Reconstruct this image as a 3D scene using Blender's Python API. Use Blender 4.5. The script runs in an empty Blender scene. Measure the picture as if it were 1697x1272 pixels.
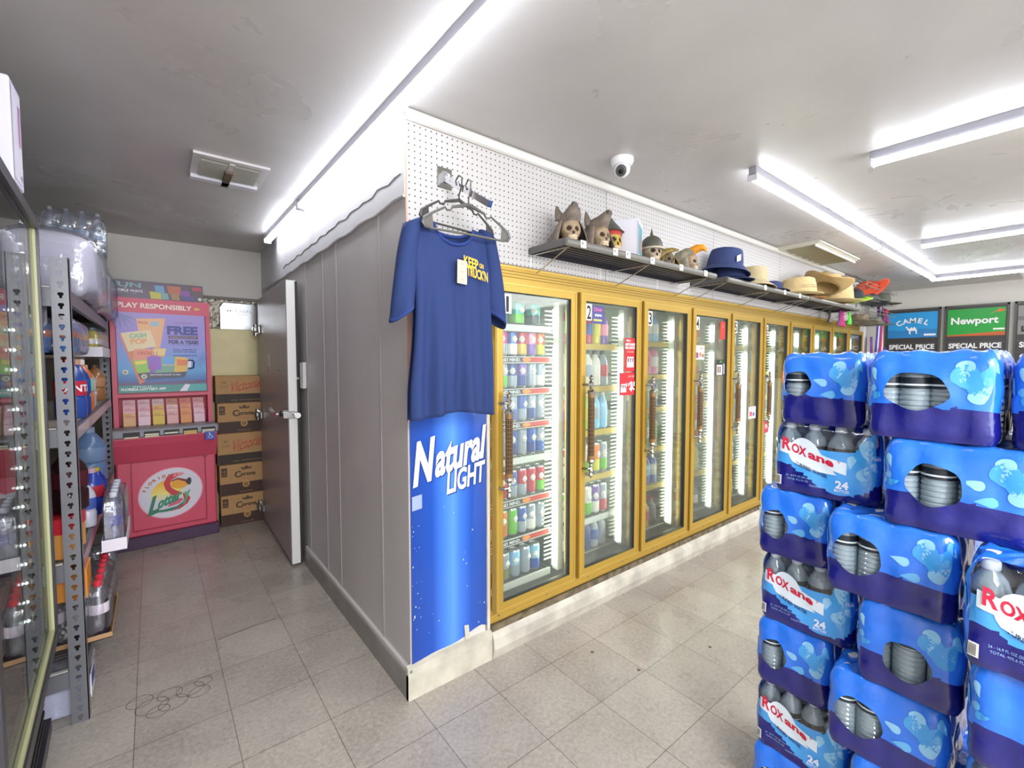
import bpy, math, random
from mathutils import Vector, Matrix
from math import sin, cos, pi, radians, exp, sqrt
random.seed(7)
C = bpy.context.scene.collection
S = bpy.context.scene
# ---------------------------------------------------------------- camera, world, light, exposure
FPX = 747.0
YAW = math.atan(938.5/FPX); PITCH = math.atan(36/FPX)
fh = Vector((cos(YAW), sin(YAW), 0)); rt = Vector((sin(YAW), -cos(YAW), 0))
fw = fh*cos(PITCH)+Vector((0, 0, -sin(PITCH))); up = rt.cross(fw)
cd = bpy.data.cameras.new('camera'); cam = bpy.data.objects.new('camera', cd); C.objects.link(cam)
cd.sensor_width = 36; cd.lens = FPX/1697*36; cd.clip_start = .02
cam.matrix_world = Matrix(((rt.x, up.x, -fw.x, -.815), (rt.y, up.y, -fw.y, -1.714), (rt.z, up.z, -fw.z, 1.42), (0, 0, 0, 1)))
S.camera = cam
S.view_settings.view_transform = 'Standard'; S.view_settings.look = 'None'
S.view_settings.exposure = 1.36; S.view_settings.gamma = 1; S.view_settings.use_curve_mapping = False
w = bpy.data.worlds.new('world'); S.world = w; w.use_nodes = True
w.node_tree.nodes['Background'].inputs[0].default_value = (.93, .95, 1, 1)
w.node_tree.nodes['Background'].inputs[1].default_value = .95
def area(name, loc, rot, sx, sy, e, col=(1, 1, 1)):
    l = bpy.data.lights.new(name, 'AREA'); l.shape = 'RECTANGLE'; l.size = sx; l.size_y = sy; l.energy = e; l.color = col
    o = bpy.data.objects.new(name, l); o.location = loc; o.rotation_euler = rot; C.objects.link(o); return o
# fill lights added out of view behind the camera to brighten the room
area('fill_light', (-.7, -2.9, 2.3), (radians(25), 0, 0), 1.3, 1.6, 60, (.97, .97, 1))
area('fill_light', (2.6, -3.4, 2.3), (0, 0, 0), 3.0, 1.6, 40)
area('front_fill_light', (1.2, -5.2, 1.5), (radians(90), 0, 0), 5, 2.2, 60, (.95, .97, 1))
H = 2.43
TUBE = 9.0; STRIP = 4.0
# ---------------------------------------------------------------- materials
_m = {}
def lin(c):
    return tuple((x/12.92 if x <= .04045 else ((x+.055)/1.055)**2.4) for x in c)
def hexc(h):
    return lin([int(h[i:i+2], 16)/255 for i in (0, 2, 4)])
def M(c, r=.5, metal=0, noise=0, nscale=8, bump=0, bscale=30, coat=0, emit=0, spec=.5, trans=0, key=''):
    k = (c, r, metal, noise, nscale, bump, bscale, coat, emit, spec, trans, key)
    if k in _m: return _m[k]
    m = bpy.data.materials.new('m_'+str(c)+key); m.use_nodes = True; nt = m.node_tree; b = nt.nodes['Principled BSDF']
    col = hexc(c)+(1,) if isinstance(c, str) else tuple(c)+(1,)
    b.inputs['Base Color'].default_value = col; b.inputs['Roughness'].default_value = r
    b.inputs['Metallic'].default_value = metal; b.inputs['Coat Weight'].default_value = coat
    b.inputs['Specular IOR Level'].default_value = spec
    if trans: b.inputs['Transmission Weight'].default_value = trans
    if emit:
        b.inputs['Emission Color'].default_value = col; b.inputs['Emission Strength'].default_value = emit
    if noise or bump:
        tc = nt.nodes.new('ShaderNodeTexCoord')
    if noise:
        n = nt.nodes.new('ShaderNodeTexNoise'); n.inputs['Scale'].default_value = nscale; n.inputs['Detail'].default_value = 6
        nt.links.new(tc.outputs['Object'], n.inputs['Vector'])
        mx = nt.nodes.new('ShaderNodeMixRGB'); mx.blend_type = 'MULTIPLY'; mx.inputs[1].default_value = col
        rp = nt.nodes.new('ShaderNodeValToRGB'); rp.color_ramp.elements[0].position = .35; rp.color_ramp.elements[1].position = .65
        rp.color_ramp.elements[0].color = (1-noise,)*3+(1,); rp.color_ramp.elements[1].color = (1, 1, 1, 1)
        nt.links.new(n.outputs[0], rp.inputs[0]); nt.links.new(rp.outputs[0], mx.inputs[2]); mx.inputs[0].default_value = 1
        nt.links.new(mx.outputs[0], b.inputs['Base Color'])
    if bump:
        n2 = nt.nodes.new('ShaderNodeTexNoise'); n2.inputs['Scale'].default_value = bscale; n2.inputs['Detail'].default_value = 4
        nt.links.new(tc.outputs['Object'], n2.inputs['Vector'])
        bp = nt.nodes.new('ShaderNodeBump'); bp.inputs['Strength'].default_value = bump; bp.inputs['Distance'].default_value = .01
        nt.links.new(n2.outputs[0], bp.inputs['Height']); nt.links.new(bp.outputs[0], b.inputs['Normal'])
    _m[k] = m; return m
def clear(name, tint=(1, 1, 1), gloss=.12, rough=.03, bump=0, bscale=20, milk=0, milkc=(.8, .85, .9)):
    if name in _m: return _m[name]
    m = bpy.data.materials.new('m_'+name); m.use_nodes = True; nt = m.node_tree; nt.nodes.clear()
    out = nt.nodes.new('ShaderNodeOutputMaterial'); t = nt.nodes.new('ShaderNodeBsdfTransparent'); g = nt.nodes.new('ShaderNodeBsdfGlossy')
    mx = nt.nodes.new('ShaderNodeMixShader'); lw = nt.nodes.new('ShaderNodeLayerWeight'); lw.inputs[0].default_value = .2
    mr = nt.nodes.new('ShaderNodeMapRange'); mr.inputs[3].default_value = gloss; mr.inputs[4].default_value = .8
    t.inputs[0].default_value = tint+(1,); g.inputs[1].default_value = rough
    nt.links.new(lw.outputs['Fresnel'], mr.inputs[0]); nt.links.new(mr.outputs[0], mx.inputs[0])
    src = t.outputs[0]
    if milk:
        d = nt.nodes.new('ShaderNodeBsdfDiffuse'); d.inputs[0].default_value = milkc+(1,)
        m2 = nt.nodes.new('ShaderNodeMixShader'); m2.inputs[0].default_value = milk
        nt.links.new(t.outputs[0], m2.inputs[1]); nt.links.new(d.outputs[0], m2.inputs[2]); src = m2.outputs[0]
    nt.links.new(src, mx.inputs[1]); nt.links.new(g.outputs[0], mx.inputs[2])
    if bump:
        tc = nt.nodes.new('ShaderNodeTexCoord'); n2 = nt.nodes.new('ShaderNodeTexNoise'); n2.inputs['Scale'].default_value = bscale
        nt.links.new(tc.outputs['Object'], n2.inputs['Vector'])
        bp = nt.nodes.new('ShaderNodeBump'); bp.inputs['Strength'].default_value = bump; bp.inputs['Distance'].default_value = .01
        nt.links.new(n2.outputs[0], bp.inputs['Height']); nt.links.new(bp.outputs[0], g.inputs['Normal']); nt.links.new(bp.outputs[0], lw.inputs['Normal'])
    nt.links.new(mx.outputs[0], out.inputs[0]); _m[name] = m; return m
def gradmat(name, axis, stops, r=.4, coat=0):
    """a printed colour blend along one object axis; stops = [(pos in metres, hex)]"""
    m = bpy.data.materials.new('m_'+name); m.use_nodes = True; nt = m.node_tree; b = nt.nodes['Principled BSDF']
    b.inputs['Roughness'].default_value = r; b.inputs['Coat Weight'].default_value = coat
    tc = nt.nodes.new('ShaderNodeTexCoord'); sp = nt.nodes.new('ShaderNodeSeparateXYZ'); mr = nt.nodes.new('ShaderNodeMapRange')
    a, z = stops[0][0], stops[-1][0]; mr.inputs[1].default_value = a; mr.inputs[2].default_value = z
    rp = nt.nodes.new('ShaderNodeValToRGB'); el = rp.color_ramp.elements
    el[0].position = 0; el[0].color = hexc(stops[0][1])+(1,); el[-1].position = 1; el[-1].color = hexc(stops[-1][1])+(1,)
    for p, h in stops[1:-1]:
        e = el.new((p-a)/(z-a)); e.color = hexc(h)+(1,)
    nt.links.new(tc.outputs['Object'], sp.inputs[0]); nt.links.new(sp.outputs[axis], mr.inputs[0])
    nt.links.new(mr.outputs[0], rp.inputs[0]); nt.links.new(rp.outputs[0], b.inputs['Base Color'])
    return m
def mth(nt, op, a, b=None, c=None):
    n = nt.nodes.new('ShaderNodeMath'); n.operation = op
    for i, v in enumerate((a, b, c)):
        if v is None: continue
        if isinstance(v, (int, float)): n.inputs[i].default_value = v
        else: nt.links.new(v, n.inputs[i])
    return n.outputs[0]
def floor_mat():
    m = bpy.data.materials.new('m_floor_tiles'); m.use_nodes = True; nt = m.node_tree; b = nt.nodes['Principled BSDF']; L = nt.links
    tc = nt.nodes.new('ShaderNodeTexCoord'); sp = nt.nodes.new('ShaderNodeSeparateXYZ'); L.new(tc.outputs['Object'], sp.inputs[0])
    t = .305
    fx = mth(nt, 'DIVIDE', mth(nt, 'ADD', sp.outputs[0], 30.5-.003), t); fy = mth(nt, 'DIVIDE', mth(nt, 'ADD', sp.outputs[1], 30.5-.09), t)
    def line(f):
        a = mth(nt, 'ABSOLUTE', mth(nt, 'SUBTRACT', mth(nt, 'FRACT', f), .5))
        return mth(nt, 'GREATER_THAN', a, .5-.0048)
    ln = mth(nt, 'MAXIMUM', line(fx), line(fy))
    cb = nt.nodes.new('ShaderNodeCombineXYZ'); L.new(mth(nt, 'FLOOR', fx), cb.inputs[0]); L.new(mth(nt, 'FLOOR', fy), cb.inputs[1])
    wn = nt.nodes.new('ShaderNodeTexWhiteNoise'); L.new(cb.outputs[0], wn.inputs[0])
    n1 = nt.nodes.new('ShaderNodeTexNoise'); n1.inputs['Scale'].default_value = 60; n1.inputs['Detail'].default_value = 8; n1.inputs['Roughness'].default_value = .75; L.new(tc.outputs['Object'], n1.inputs[0])
    n2 = nt.nodes.new('ShaderNodeTexNoise'); n2.inputs['Scale'].default_value = 3; n2.inputs['Detail'].default_value = 7; L.new(tc.outputs['Object'], n2.inputs[0])
    v = mth(nt, 'ADD', mth(nt, 'MULTIPLY', n1.outputs[0], .62), mth(nt, 'ADD', mth(nt, 'MULTIPLY', n2.outputs[0], .32), mth(nt, 'MULTIPLY', wn.outputs[0], .07)))
    rp = nt.nodes.new('ShaderNodeValToRGB'); rp.color_ramp.elements[0].position = .28; rp.color_ramp.elements[1].position = .68
    rp.color_ramp.elements[0].color = hexc('7d756e')+(1,); rp.color_ramp.elements[1].color = hexc('c2baae')+(1,)
    L.new(v, rp.inputs[0])
    mx = nt.nodes.new('ShaderNodeMixRGB'); L.new(mth(nt, 'MULTIPLY', ln, .75), mx.inputs[0]); L.new(rp.outputs[0], mx.inputs[1]); mx.inputs[2].default_value = hexc('4a443c')+(1,)
    L.new(mx.outputs[0], b.inputs['Base Color'])
    rr = nt.nodes.new('ShaderNodeMapRange'); rr.inputs[1].default_value = .3; rr.inputs[2].default_value = .7; rr.inputs[3].default_value = .2; rr.inputs[4].default_value = .36
    L.new(n2.outputs[0], rr.inputs[0]); L.new(rr.outputs[0], b.inputs['Roughness'])
    return m
def peg_mat():
    m = bpy.data.materials.new('m_pegboard'); m.use_nodes = True; nt = m.node_tree; b = nt.nodes['Principled BSDF']; L = nt.links
    tc = nt.nodes.new('ShaderNodeTexCoord'); sp = nt.nodes.new('ShaderNodeSeparateXYZ'); L.new(tc.outputs['Object'], sp.inputs[0])
    def c(o, off):
        return mth(nt, 'SUBTRACT', mth(nt, 'FRACT', mth(nt, 'DIVIDE', mth(nt, 'ADD', o, 25.4+off), .0254)), .5)
    x = c(sp.outputs[0], -.002); z = c(sp.outputs[2], .001)
    d = mth(nt, 'SQRT', mth(nt, 'ADD', mth(nt, 'MULTIPLY', x, x), mth(nt, 'MULTIPLY', z, z)))
    k = mth(nt, 'LESS_THAN', d, .125)
    mx = nt.nodes.new('ShaderNodeMixRGB'); L.new(k, mx.inputs[0]); mx.inputs[1].default_value = hexc('b9b6b4')+(1,); mx.inputs[2].default_value = hexc('2c2826')+(1,)
    L.new(mx.outputs[0], b.inputs['Base Color']); b.inputs['Roughness'].default_value = .45
    bp = nt.nodes.new('ShaderNodeBump'); bp.inputs['Distance'].default_value = .003; bp.inputs['Strength'].default_value = .6; bp.invert = True
    L.new(k, bp.inputs['Height']); L.new(bp.outputs[0], b.inputs['Normal'])
    return m
def ceil_mat():
    m = bpy.data.materials.new('m_ceiling'); m.use_nodes = True; nt = m.node_tree; b = nt.nodes['Principled BSDF']; L = nt.links
    tc = nt.nodes.new('ShaderNodeTexCoord')
    n = nt.nodes.new('ShaderNodeTexNoise'); n.inputs['Scale'].default_value = .9; n.inputs['Detail'].default_value = 5; n.inputs['Distortion'].default_value = 1.2; L.new(tc.outputs['Object'], n.inputs[0])
    rp = nt.nodes.new('ShaderNodeValToRGB'); rp.color_ramp.elements[0].position = .3; rp.color_ramp.elements[1].position = .75
    rp.color_ramp.elements[0].color = hexc('b0adaa')+(1,); rp.color_ramp.elements[1].color = hexc('c2bfbb')+(1,)
    L.new(n.outputs[0], rp.inputs[0]); L.new(rp.outputs[0], b.inputs['Base Color'])
    n3 = nt.nodes.new('ShaderNodeTexNoise'); n3.inputs['Scale'].default_value = 2.2; n3.inputs['Detail'].default_value = 6; n3.inputs['Distortion'].default_value = 1.5; L.new(tc.outputs['Object'], n3.inputs[0])
    rr = nt.nodes.new('ShaderNodeMapRange'); rr.inputs[1].default_value = .35; rr.inputs[2].default_value = .65; rr.inputs[3].default_value = .26; rr.inputs[4].default_value = .42
    L.new(n3.outputs[0], rr.inputs[0]); L.new(rr.outputs[0], b.inputs['Roughness'])
    bp = nt.nodes.new('ShaderNodeBump'); bp.inputs['Distance'].default_value = .03; bp.inputs['Strength'].default_value = .04
    L.new(n3.outputs[0], bp.inputs['Height']); L.new(bp.outputs[0], b.inputs['Normal'])
    b.inputs['Specular IOR Level'].default_value = .6
    return m
# ---------------------------------------------------------------- mesh helper
_txt = {}
def text_geo(s, bold, shear):
    k = (s, bold, shear)
    if k in _txt: return _txt[k]
    cu = bpy.data.curves.new('t', 'FONT'); cu.body = s; cu.size = 1; cu.offset = bold; cu.shear = shear; cu.resolution_u = 3
    o = bpy.data.objects.new('t', cu); me = o.to_mesh()
    vs = [tuple(v.co) for v in me.vertices]; fs = [tuple(p.vertices) for p in me.polygons]
    o.to_mesh_clear(); bpy.data.objects.remove(o); bpy.data.curves.remove(cu)
    x0 = min(v[0] for v in vs); x1 = max(v[0] for v in vs); y0 = min(v[1] for v in vs); y1 = max(v[1] for v in vs)
    _txt[k] = (vs, fs, x0, x1, y0, y1); return _txt[k]
class MB:
    def __init__(s): s.v = []; s.f = []; s.mi = []; s.mats = []
    def m(s, mat):
        if mat not in s.mats: s.mats.append(mat)
        return s.mats.index(mat)
    def add(s, vs, fs, mat):
        b = len(s.v); s.v += [tuple(p) for p in vs]; i = s.m(mat)
        for f in fs: s.f.append(tuple(b+k for k in f)); s.mi.append(i)
    def box(s, a, b, mat, T=None):
        x0, y0, z0 = a; x1, y1, z1 = b
        vs = [(x0, y0, z0), (x1, y0, z0), (x1, y1, z0), (x0, y1, z0), (x0, y0, z1), (x1, y0, z1), (x1, y1, z1), (x0, y1, z1)]
        if T: vs = [T @ Vector(p) for p in vs]
        s.add(vs, [(3, 2, 1, 0), (4, 5, 6, 7), (0, 1, 5, 4), (1, 2, 6, 5), (2, 3, 7, 6), (3, 0, 4, 7)], mat)
    def bbox(s, a, b, mat, r=.004):
        """box with chamfered edges"""
        x0, y0, z0 = a; x1, y1, z1 = b; vs = []; 
        for sx, X, x in ((1, x0, x0+r), (-1, x1, x1-r)):
            for Y, y in ((y0, y0+r), (y1, y1-r)):
                for Z, z in ((z0, z0+r), (z1, z1-r)):
                    vs += [(X, y, z), (x, Y, z), (x, y, Z)]
        def k(i, j, l, a): return ((i*2+j)*2+l)*3+a
        fs = []
        for i in (0, 1):
            q = [k(i, 0, 0, 0), k(i, 1, 0, 0), k(i, 1, 1, 0), k(i, 0, 1, 0)]; fs.append(q if i else q[::-1])
            q = [k(0, i, 0, 1), k(1, i, 0, 1), k(1, i, 1, 1), k(0, i, 1, 1)]; fs.append(q[::-1] if i else q)
            q = [k(0, 0, i, 2), k(1, 0, i, 2), k(1, 1, i, 2), k(0, 1, i, 2)]; fs.append(q if i else q[::-1])
        for i in (0, 1):
            for j in (0, 1):
                fs.append((k(i, j, 0, 0), k(i, j, 1, 0), k(i, j, 1, 1), k(i, j, 0, 1)))
                fs.append((k(i, 0, j, 0), k(i, 1, j, 0), k(i, 1, j, 2), k(i, 0, j, 2)))
                fs.append((k(0, i, j, 1), k(1, i, j, 1), k(1, i, j, 2), k(0, i, j, 2)))
                for l in (0, 1): fs.append((k(i, j, l, 0), k(i, j, l, 1), k(i, j, l, 2)))
        s.add(vs, fs, mat)
    def tube(s, pts, r, mat, n=8, cap=True, closed=False):
        P = [Vector(p) for p in pts]; rs = r if isinstance(r, (list, tuple)) else [r]*len(P); N = len(P); vs = []
        t0 = (P[1]-P[0]).normalized(); u = Vector((0, 0, 1)) if abs(t0.z) < .9 else Vector((1, 0, 0)); u = (u-t0*u.dot(t0)).normalized()
        for i, p in enumerate(P):
            if closed: t = (P[(i+1) % N]-P[i-1])
            else: t = P[min(i+1, N-1)]-P[max(i-1, 0)]
            t.normalize(); u = (u-t*u.dot(t)).normalized(); q = t.cross(u)
            for k in range(n):
                a = 2*pi*k/n; vs.append(p+u*cos(a)*rs[i]+q*sin(a)*rs[i])
        fs = []
        for i in range(N if closed else N-1):
            j = (i+1) % N
            for k in range(n): fs.append((i*n+k, i*n+(k+1) % n, j*n+(k+1) % n, j*n+k))
        if cap and not closed: fs += [tuple(range(n))[::-1], tuple((N-1)*n+k for k in range(n))]
        s.add(vs, fs, mat)
    def lathe(s, prof, mats, c=(0, 0, 0), n=20, sx=1, sy=1, T=None):
        """prof [(r,z)], mats one per band or a single one"""
        vs = []
        for r, z in prof:
            for k in range(n):
                a = 2*pi*k/n; p = Vector((c[0]+r*cos(a)*sx, c[1]+r*sin(a)*sy, c[2]+z)); vs.append(T @ p if T else p)
        b = len(s.v); s.v += [tuple(p) for p in vs]
        for i in range(len(prof)-1):
            mi = s.m(mats[i] if isinstance(mats, (list, tuple)) else mats)
            for k in range(n):
                s.f.append((b+i*n+k, b+i*n+(k+1) % n, b+(i+1)*n+(k+1) % n, b+(i+1)*n+k)); s.mi.append(mi)
        m0 = s.m(mats[0] if isinstance(mats, (list, tuple)) else mats); m1 = s.m(mats[-1] if isinstance(mats, (list, tuple)) else mats)
        if prof[0][0] > .0005: s.f.append(tuple(b+k for k in range(n))[::-1]); s.mi.append(m0)
        if prof[-1][0] > .0005: s.f.append(tuple(b+(len(prof)-1)*n+k for k in range(n))); s.mi.append(m1)
    def grid(s, fn, nu, nv, mat, wrap=False, matfn=None):
        vs = [fn(i/nu, j/nv) for j in range(nv+1) for i in range(nu+(0 if wrap else 1))]; W = nu+(0 if wrap else 1)
        b = len(s.v); s.v += [tuple(p) for p in vs]
        for j in range(nv):
            for i in range(nu):
                i2 = (i+1) % W if wrap else i+1
                s.f.append((b+j*W+i, b+j*W+i2, b+(j+1)*W+i2, b+(j+1)*W+i)); s.mi.append(s.m(matfn((i+.5)/nu, (j+.5)/nv) if matfn else mat))
    def poly(s, pts, mat, fn):
        s.add([fn(*p) for p in pts], [tuple(range(len(pts)))], mat)
    def prism(s, pts, th, mat, fn):
        """outline pts (u,v) with thickness th along fn's third arg"""
        n = len(pts); vs = [fn(u, v, 0) for u, v in pts]+[fn(u, v, th) for u, v in pts]
        s.add(vs, [tuple(range(n)), tuple(range(n, 2*n))[::-1]]+[(i, i+n, (i+1) % n+n, (i+1) % n) for i in range(n)], mat)
    def text(s, t, cx, cy, size, mat, fn, bold=.0, shear=0, wmax=None, al='c', rot=0, wfix=None):
        """size = cap height in metres; fn(u,v)->xyz"""
        vs, fs, x0, x1, y0, y1 = text_geo(t, bold, shear); k = size/.70; kx = k
        wdt = (x1-x0)*k
        if wfix: kx = wfix/(x1-x0)
        elif wmax and wdt > wmax: kx = wmax/(x1-x0)
        ox = {'c': -(x0+x1)/2, 'l': -x0, 'r': -x1}[al]; cr, sr = cos(rot), sin(rot); out = []
        for x, y, z in vs:
            a = (x+ox)*kx; b = (y-.35)*k; out.append(fn(cx+a*cr-b*sr, cy+a*sr+b*cr))
        s.add(out, fs, mat)
    def build(s, name, parent=None, smooth=True, ang=35, loc=None, rot=None, mods=()):
        me = bpy.data.meshes.new(name); me.from_pydata(s.v, [], s.f); me.update()
        for m in s.mats: me.materials.append(m)
        me.polygons.foreach_set('material_index', s.mi)
        if smooth:
            me.polygons.foreach_set('use_smooth', [True]*len(me.polygons)); me.set_sharp_from_angle(angle=radians(ang))
        o = bpy.data.objects.new(name, me); C.objects.link(o)
        if parent: o.parent = parent
        if loc: o.location = loc
        if rot: o.rotation_euler = rot
        for kd, kw in mods:
            md = o.modifiers.new(kd, kd)
            for a, b in kw.items(): setattr(md, a, b)
        return o
def tag(o, label, cat, group=None, kind=None):
    if label: o['label'] = label
    if cat: o['category'] = cat
    if group: o['group'] = group
    if kind: o['kind'] = kind
    return o
def thing(name, label, cat, loc=(0, 0, 0), rz=0, group=None):
    o = bpy.data.objects.new(name, None); C.objects.link(o); o.location = loc; o.rotation_euler = (0, 0, rz); o.empty_display_size = .05
    return tag(o, label, cat, group)
def struct(o, label=None):
    o['kind'] = 'structure'
    if label: o['label'] = label
    return o
def part(name, parent, fn, **k):
    b = MB(); fn(b); return b.build(name, parent, **k)
def dup(root, loc, rz=0, label=None, group=None):
    def cp(o, par):
        c = o.copy(); C.objects.link(c)
        if par: c.parent = par
        for ch in o.children: cp(ch, c)
        return c
    r = cp(root, None); r.location = loc; r.rotation_euler = (0, 0, rz)
    if label: r['label'] = label
    if group: r['group'] = group
    return r
def XZ(x, y, z, s=1):            # plane facing -y
    return lambda u, v, t=0: (x+u*s, y-t, z+v*s)
def YZ(x, y, z):                 # plane facing -x, text reads towards -y
    return lambda u, v, t=0: (x-t, y-u, z+v)
# ---------------------------------------------------------------- room shell
WHITE = M('dcdad6', .5); MC = M('d8d4cb', .55, noise=.12, nscale=4)
b = MB(); b.box((-2.6, -6, -.1), (8.2, 3.2, 0), floor_mat())
fl = struct(b.build('floor', smooth=False), 'grey speckled vinyl floor tiles with dark joints')
b = MB()
for cx, cy, r in ((-.86, .62, .05), (-.80, .66, .04), (-.79, .59, .045), (-.73, .64, .045), (-.70, .60, .035), (-.84, .57, .035), (-.68, .665, .03), (-.9, .68, .04)):
    b.tube([(cx+r*cos(2*pi*k/24)*1.1, cy+r*sin(2*pi*k/24), .0006) for k in range(24)], .0012, M('5b554f', .6), n=4, closed=True)
b.tube([(-.6, .98, .0005), (-.45, 1.0, .0006), (-.33, 1.01, .0005)], .0022, M('4d4843', .6), n=4)
for x, y in ((.83, -.28), (1.32, -.62), (.9, -.5)): b.lathe([(.009, 0), (.006, .0012)], M('57504a', .7), c=(x, y, 0), n=7)
b.build('scuff_marks', fl)
b = MB(); b.box((-2.6, -6, H), (8.2, 3.2, H+.1), ceil_mat()); struct(b.build('ceiling', smooth=False), 'grey painted ceiling with a dull sheen and patch marks')
b = MB(); b.box((-2.1, -3.2, 0), (-2.0, 3.2, H), M('cfcbc6', .6, noise=.1, nscale=2)); struct(b.build('wall_left', smooth=False))
CREAM = M('e4dcab', .6, noise=.08, nscale=9)
b = MB(); b.box((-2.1, 3.05, 1.98), (0, 3.15, H), M('c9c6bd', .6, noise=.06, nscale=3)); b.box((-2.1, 3.16, 0), (0, 3.2, H), M('4a4238', .8))
b.box((-.46, 3.04, 0), (0, 3.10, 1.715), CREAM); b.box((-2.1, 3.05, 0), (-.46, 3.15, 1.98), M('6d6558', .8)); b.box((-.46, 3.1, 1.7), (0, 3.15, 1.72), CREAM)
b.box((-.03, 3.05, 1.7), (0, 3.15, 1.98), M('7c5e35', .7, noise=.4)); b.box((-2.1, 3.03, 1.975), (0, 3.05, 2.0), M('77736c', .6))
wb = struct(b.build('wall_back', smooth=False), 'cream board and off-white plaster wall behind the ticket stand')
# wall of the walk-in cooler along the corridor: silver painted panels
SIL = M('bab6b5', .42, noise=.08, nscale=3, bump=.05, bscale=14)
b = MB(); b.box((0, 0, 0), (.08, 3.05, 2.09), SIL); b.box((-.004, 0, 2.085), (.08, 3.05, H), M('c9c8cb', .5, noise=.06, nscale=5, bump=.15, bscale=6))
for y in (.277, .883, 1.135, 1.52):
    b.box((-.004, y-.005, .12), (0, y+.005, 2.085), M('b4b0b0', .4)); b.box((-.005, y-.0065, .12), (0, y-.005, 2.08), M('8c8888', .5))
wr = struct(b.build('wall_right', smooth=False), 'silver painted sheet metal wall of the walk-in cooler')
b = MB()   # ragged seam and lifted lip above the panels
pts = [(-.006, .0+y*.1, 2.088+.006*sin(y*1.7)-.0006*y) for y in range(0, 31)]
b.tube(pts, .006, M('bdbab8', .5), n=5); b.build('seam_lip', wr)
b = MB(); b.tube([(-.005, .03+y*.06, 2.185+.007*sin(y*2.1)+.004*sin(y*5)-.001*y) for y in range(0, 36)], .0022, M('8d8988', .6), n=4); b.build('seam_crack', wr)
b = MB(); b.box((.08, 0, 0), (.415, .1, 1.885), MC); b.box((.08, .012, 1.885), (6.4, .1, H), WHITE); b.box((0, -.004, 1.17), (.02, .0, 2.43), M('c79f8c', .5)); b.box((6.25, 0, 0), (6.4, .1, 1.885), WHITE)
struct(b.build('wall_front', smooth=False), 'painted end pier and header of the cooler wall')
b = MB(); b.box((7.5, -6, 0), (7.6, 3.2, H), M('d3d0c8', .6)); b.box((6.4, 1.0, 0), (7.5, 1.1, H), M('d3d0c8', .6)); struct(b.build('wall_far', smooth=False), 'off-white plaster wall behind the cigarette price signs')
# baseboards
def sweep(b, prof, p0, p1, d, mat):
    vs = [(p0[0]+d[0]*a, p0[1]+d[1]*a, z) for a, z in prof]+[(p1[0]+d[0]*a, p1[1]+d[1]*a, z) for a, z in prof]; n = len(prof)
    b.add(vs, [(i, i+1, i+1+n, i+n) for i in range(n-1)]+[tuple(range(n))[::-1], tuple(range(n, 2*n))], mat)
b = MB(); sweep(b, [(0, .13), (.012, .128), (.013, .118), (.02, .108), (.02, 0), (0, 0)], (0, 1.62, 0), (0, -.02, 0), (-1, 0), M('8f8b86', .35, noise=.25, nscale=6))
b.box((-.016, 0, .112), (0, 1.62, .131), M('c3c0bc', .3)); struct(b.build('baseboard_right', smooth=False), 'grey metal skirting along the corridor')
BB = M('cfcab8', .5, noise=.28, nscale=9)
b = MB(); sweep(b, [(0, .145), (.018, .135), (.022, .10), (.02, .0), (0, 0)], (-.02, 0, 0), (.413, 0, 0), (0, -1), BB)
sweep(b, [(0, .135), (.01, .13), (.03, .10), (.035, .05), (.02, 0), (0, 0)], (.416, 0, 0), (6.4, 0, 0), (0, -1), M('cdc7b8', .45, noise=.35, nscale=7))
b.box((.416, -.012, .125), (6.3, 0, .158), M('7b6d55', .8, noise=.6, nscale=25)); b.box((.387, -.004, .13), (.397, 0, 1.2), M('a99f8c', .8, noise=.5, nscale=18))
struct(b.build('baseboard_front', smooth=False), 'dirty white wooden skirting under the glass door coolers')
b = MB(); b.tube([(0, -.016, H-.024), (5.3, -.016, H-.024)], .022, M('d9d7d0', .4), n=10); struct(b.build('trim_1'), 'white round moulding where the pegboard meets the ceiling')
b = MB(); b.tube([(5.3, -.01, H-.02), (7.49, -.01, H-.03)], .01, M('8a857a', .4), n=6); struct(b.build('trim_2'))
# back corner rough edge
# walk-in cooler door
t = bpy.data.objects.new('door_1', None); C.objects.link(t); struct(t, 'heavy silver walk-in cooler door with white edge, slightly ajar'); t.location = (0, 2.83, 0); t.rotation_euler = (0, 0, radians(-1.2))
def f(b):
    b.bbox((-.075, -1.19, .02), (-.01, 0, 1.975), M('aaa5a4', .36, noise=.08, nscale=2), .005)
    b.box((-.073, -1.2, .02), (-.012, -1.185, 1.975), M('deddda', .4)); b.box((-.02, -1.205, .02), (-.004, -1.18, 1.97), M('24211f', .6))
part('door_leaf', t, f, smooth=False)
CH = M('c9c9c7', .18, metal=1); CHD = M('8e8d8b', .3, metal=1)
def f(b):
    b.box((-.10, -1.15, 1.03), (-.075, -1.07, 1.09), CHD); b.tube([(-.10, -1.11, 1.06), (-.125, -1.10, 1.06), (-.14, -1.06, 1.065), (-.15, -.98, 1.09)], [.014, .018, .017, .012], CH, n=10)
    b.lathe([(.02, 0), (.024, .01), (.012, .02)], CHD, T=Matrix.Translation((-.1, -1.11, 1.06)) @ Matrix.Rotation(-pi/2, 4, 'Y'))
    b.bbox((-.115, -1.21, 1.035), (-.03, -1.165, 1.085), CH, .006); b.tube([(-.02, -1.20, 1.06), (-.03, -1.26, 1.06)], .02, CHD, n=10)
part('door_handle', t, f)
for z in (1.70, .96, .14):
    def f(b):
        b.bbox((-.10, -.14, z-.035), (-.075, -.01, z+.035), CH, .008); b.tube([(-.10, -.02, z-.05), (-.10, -.02, z+.05)], .016, CHD, n=10); b.bbox((-.13, -.12, z-.02), (-.10, -.03, z+.03), CHD, .008)
    part('hinge', t, f)
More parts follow.
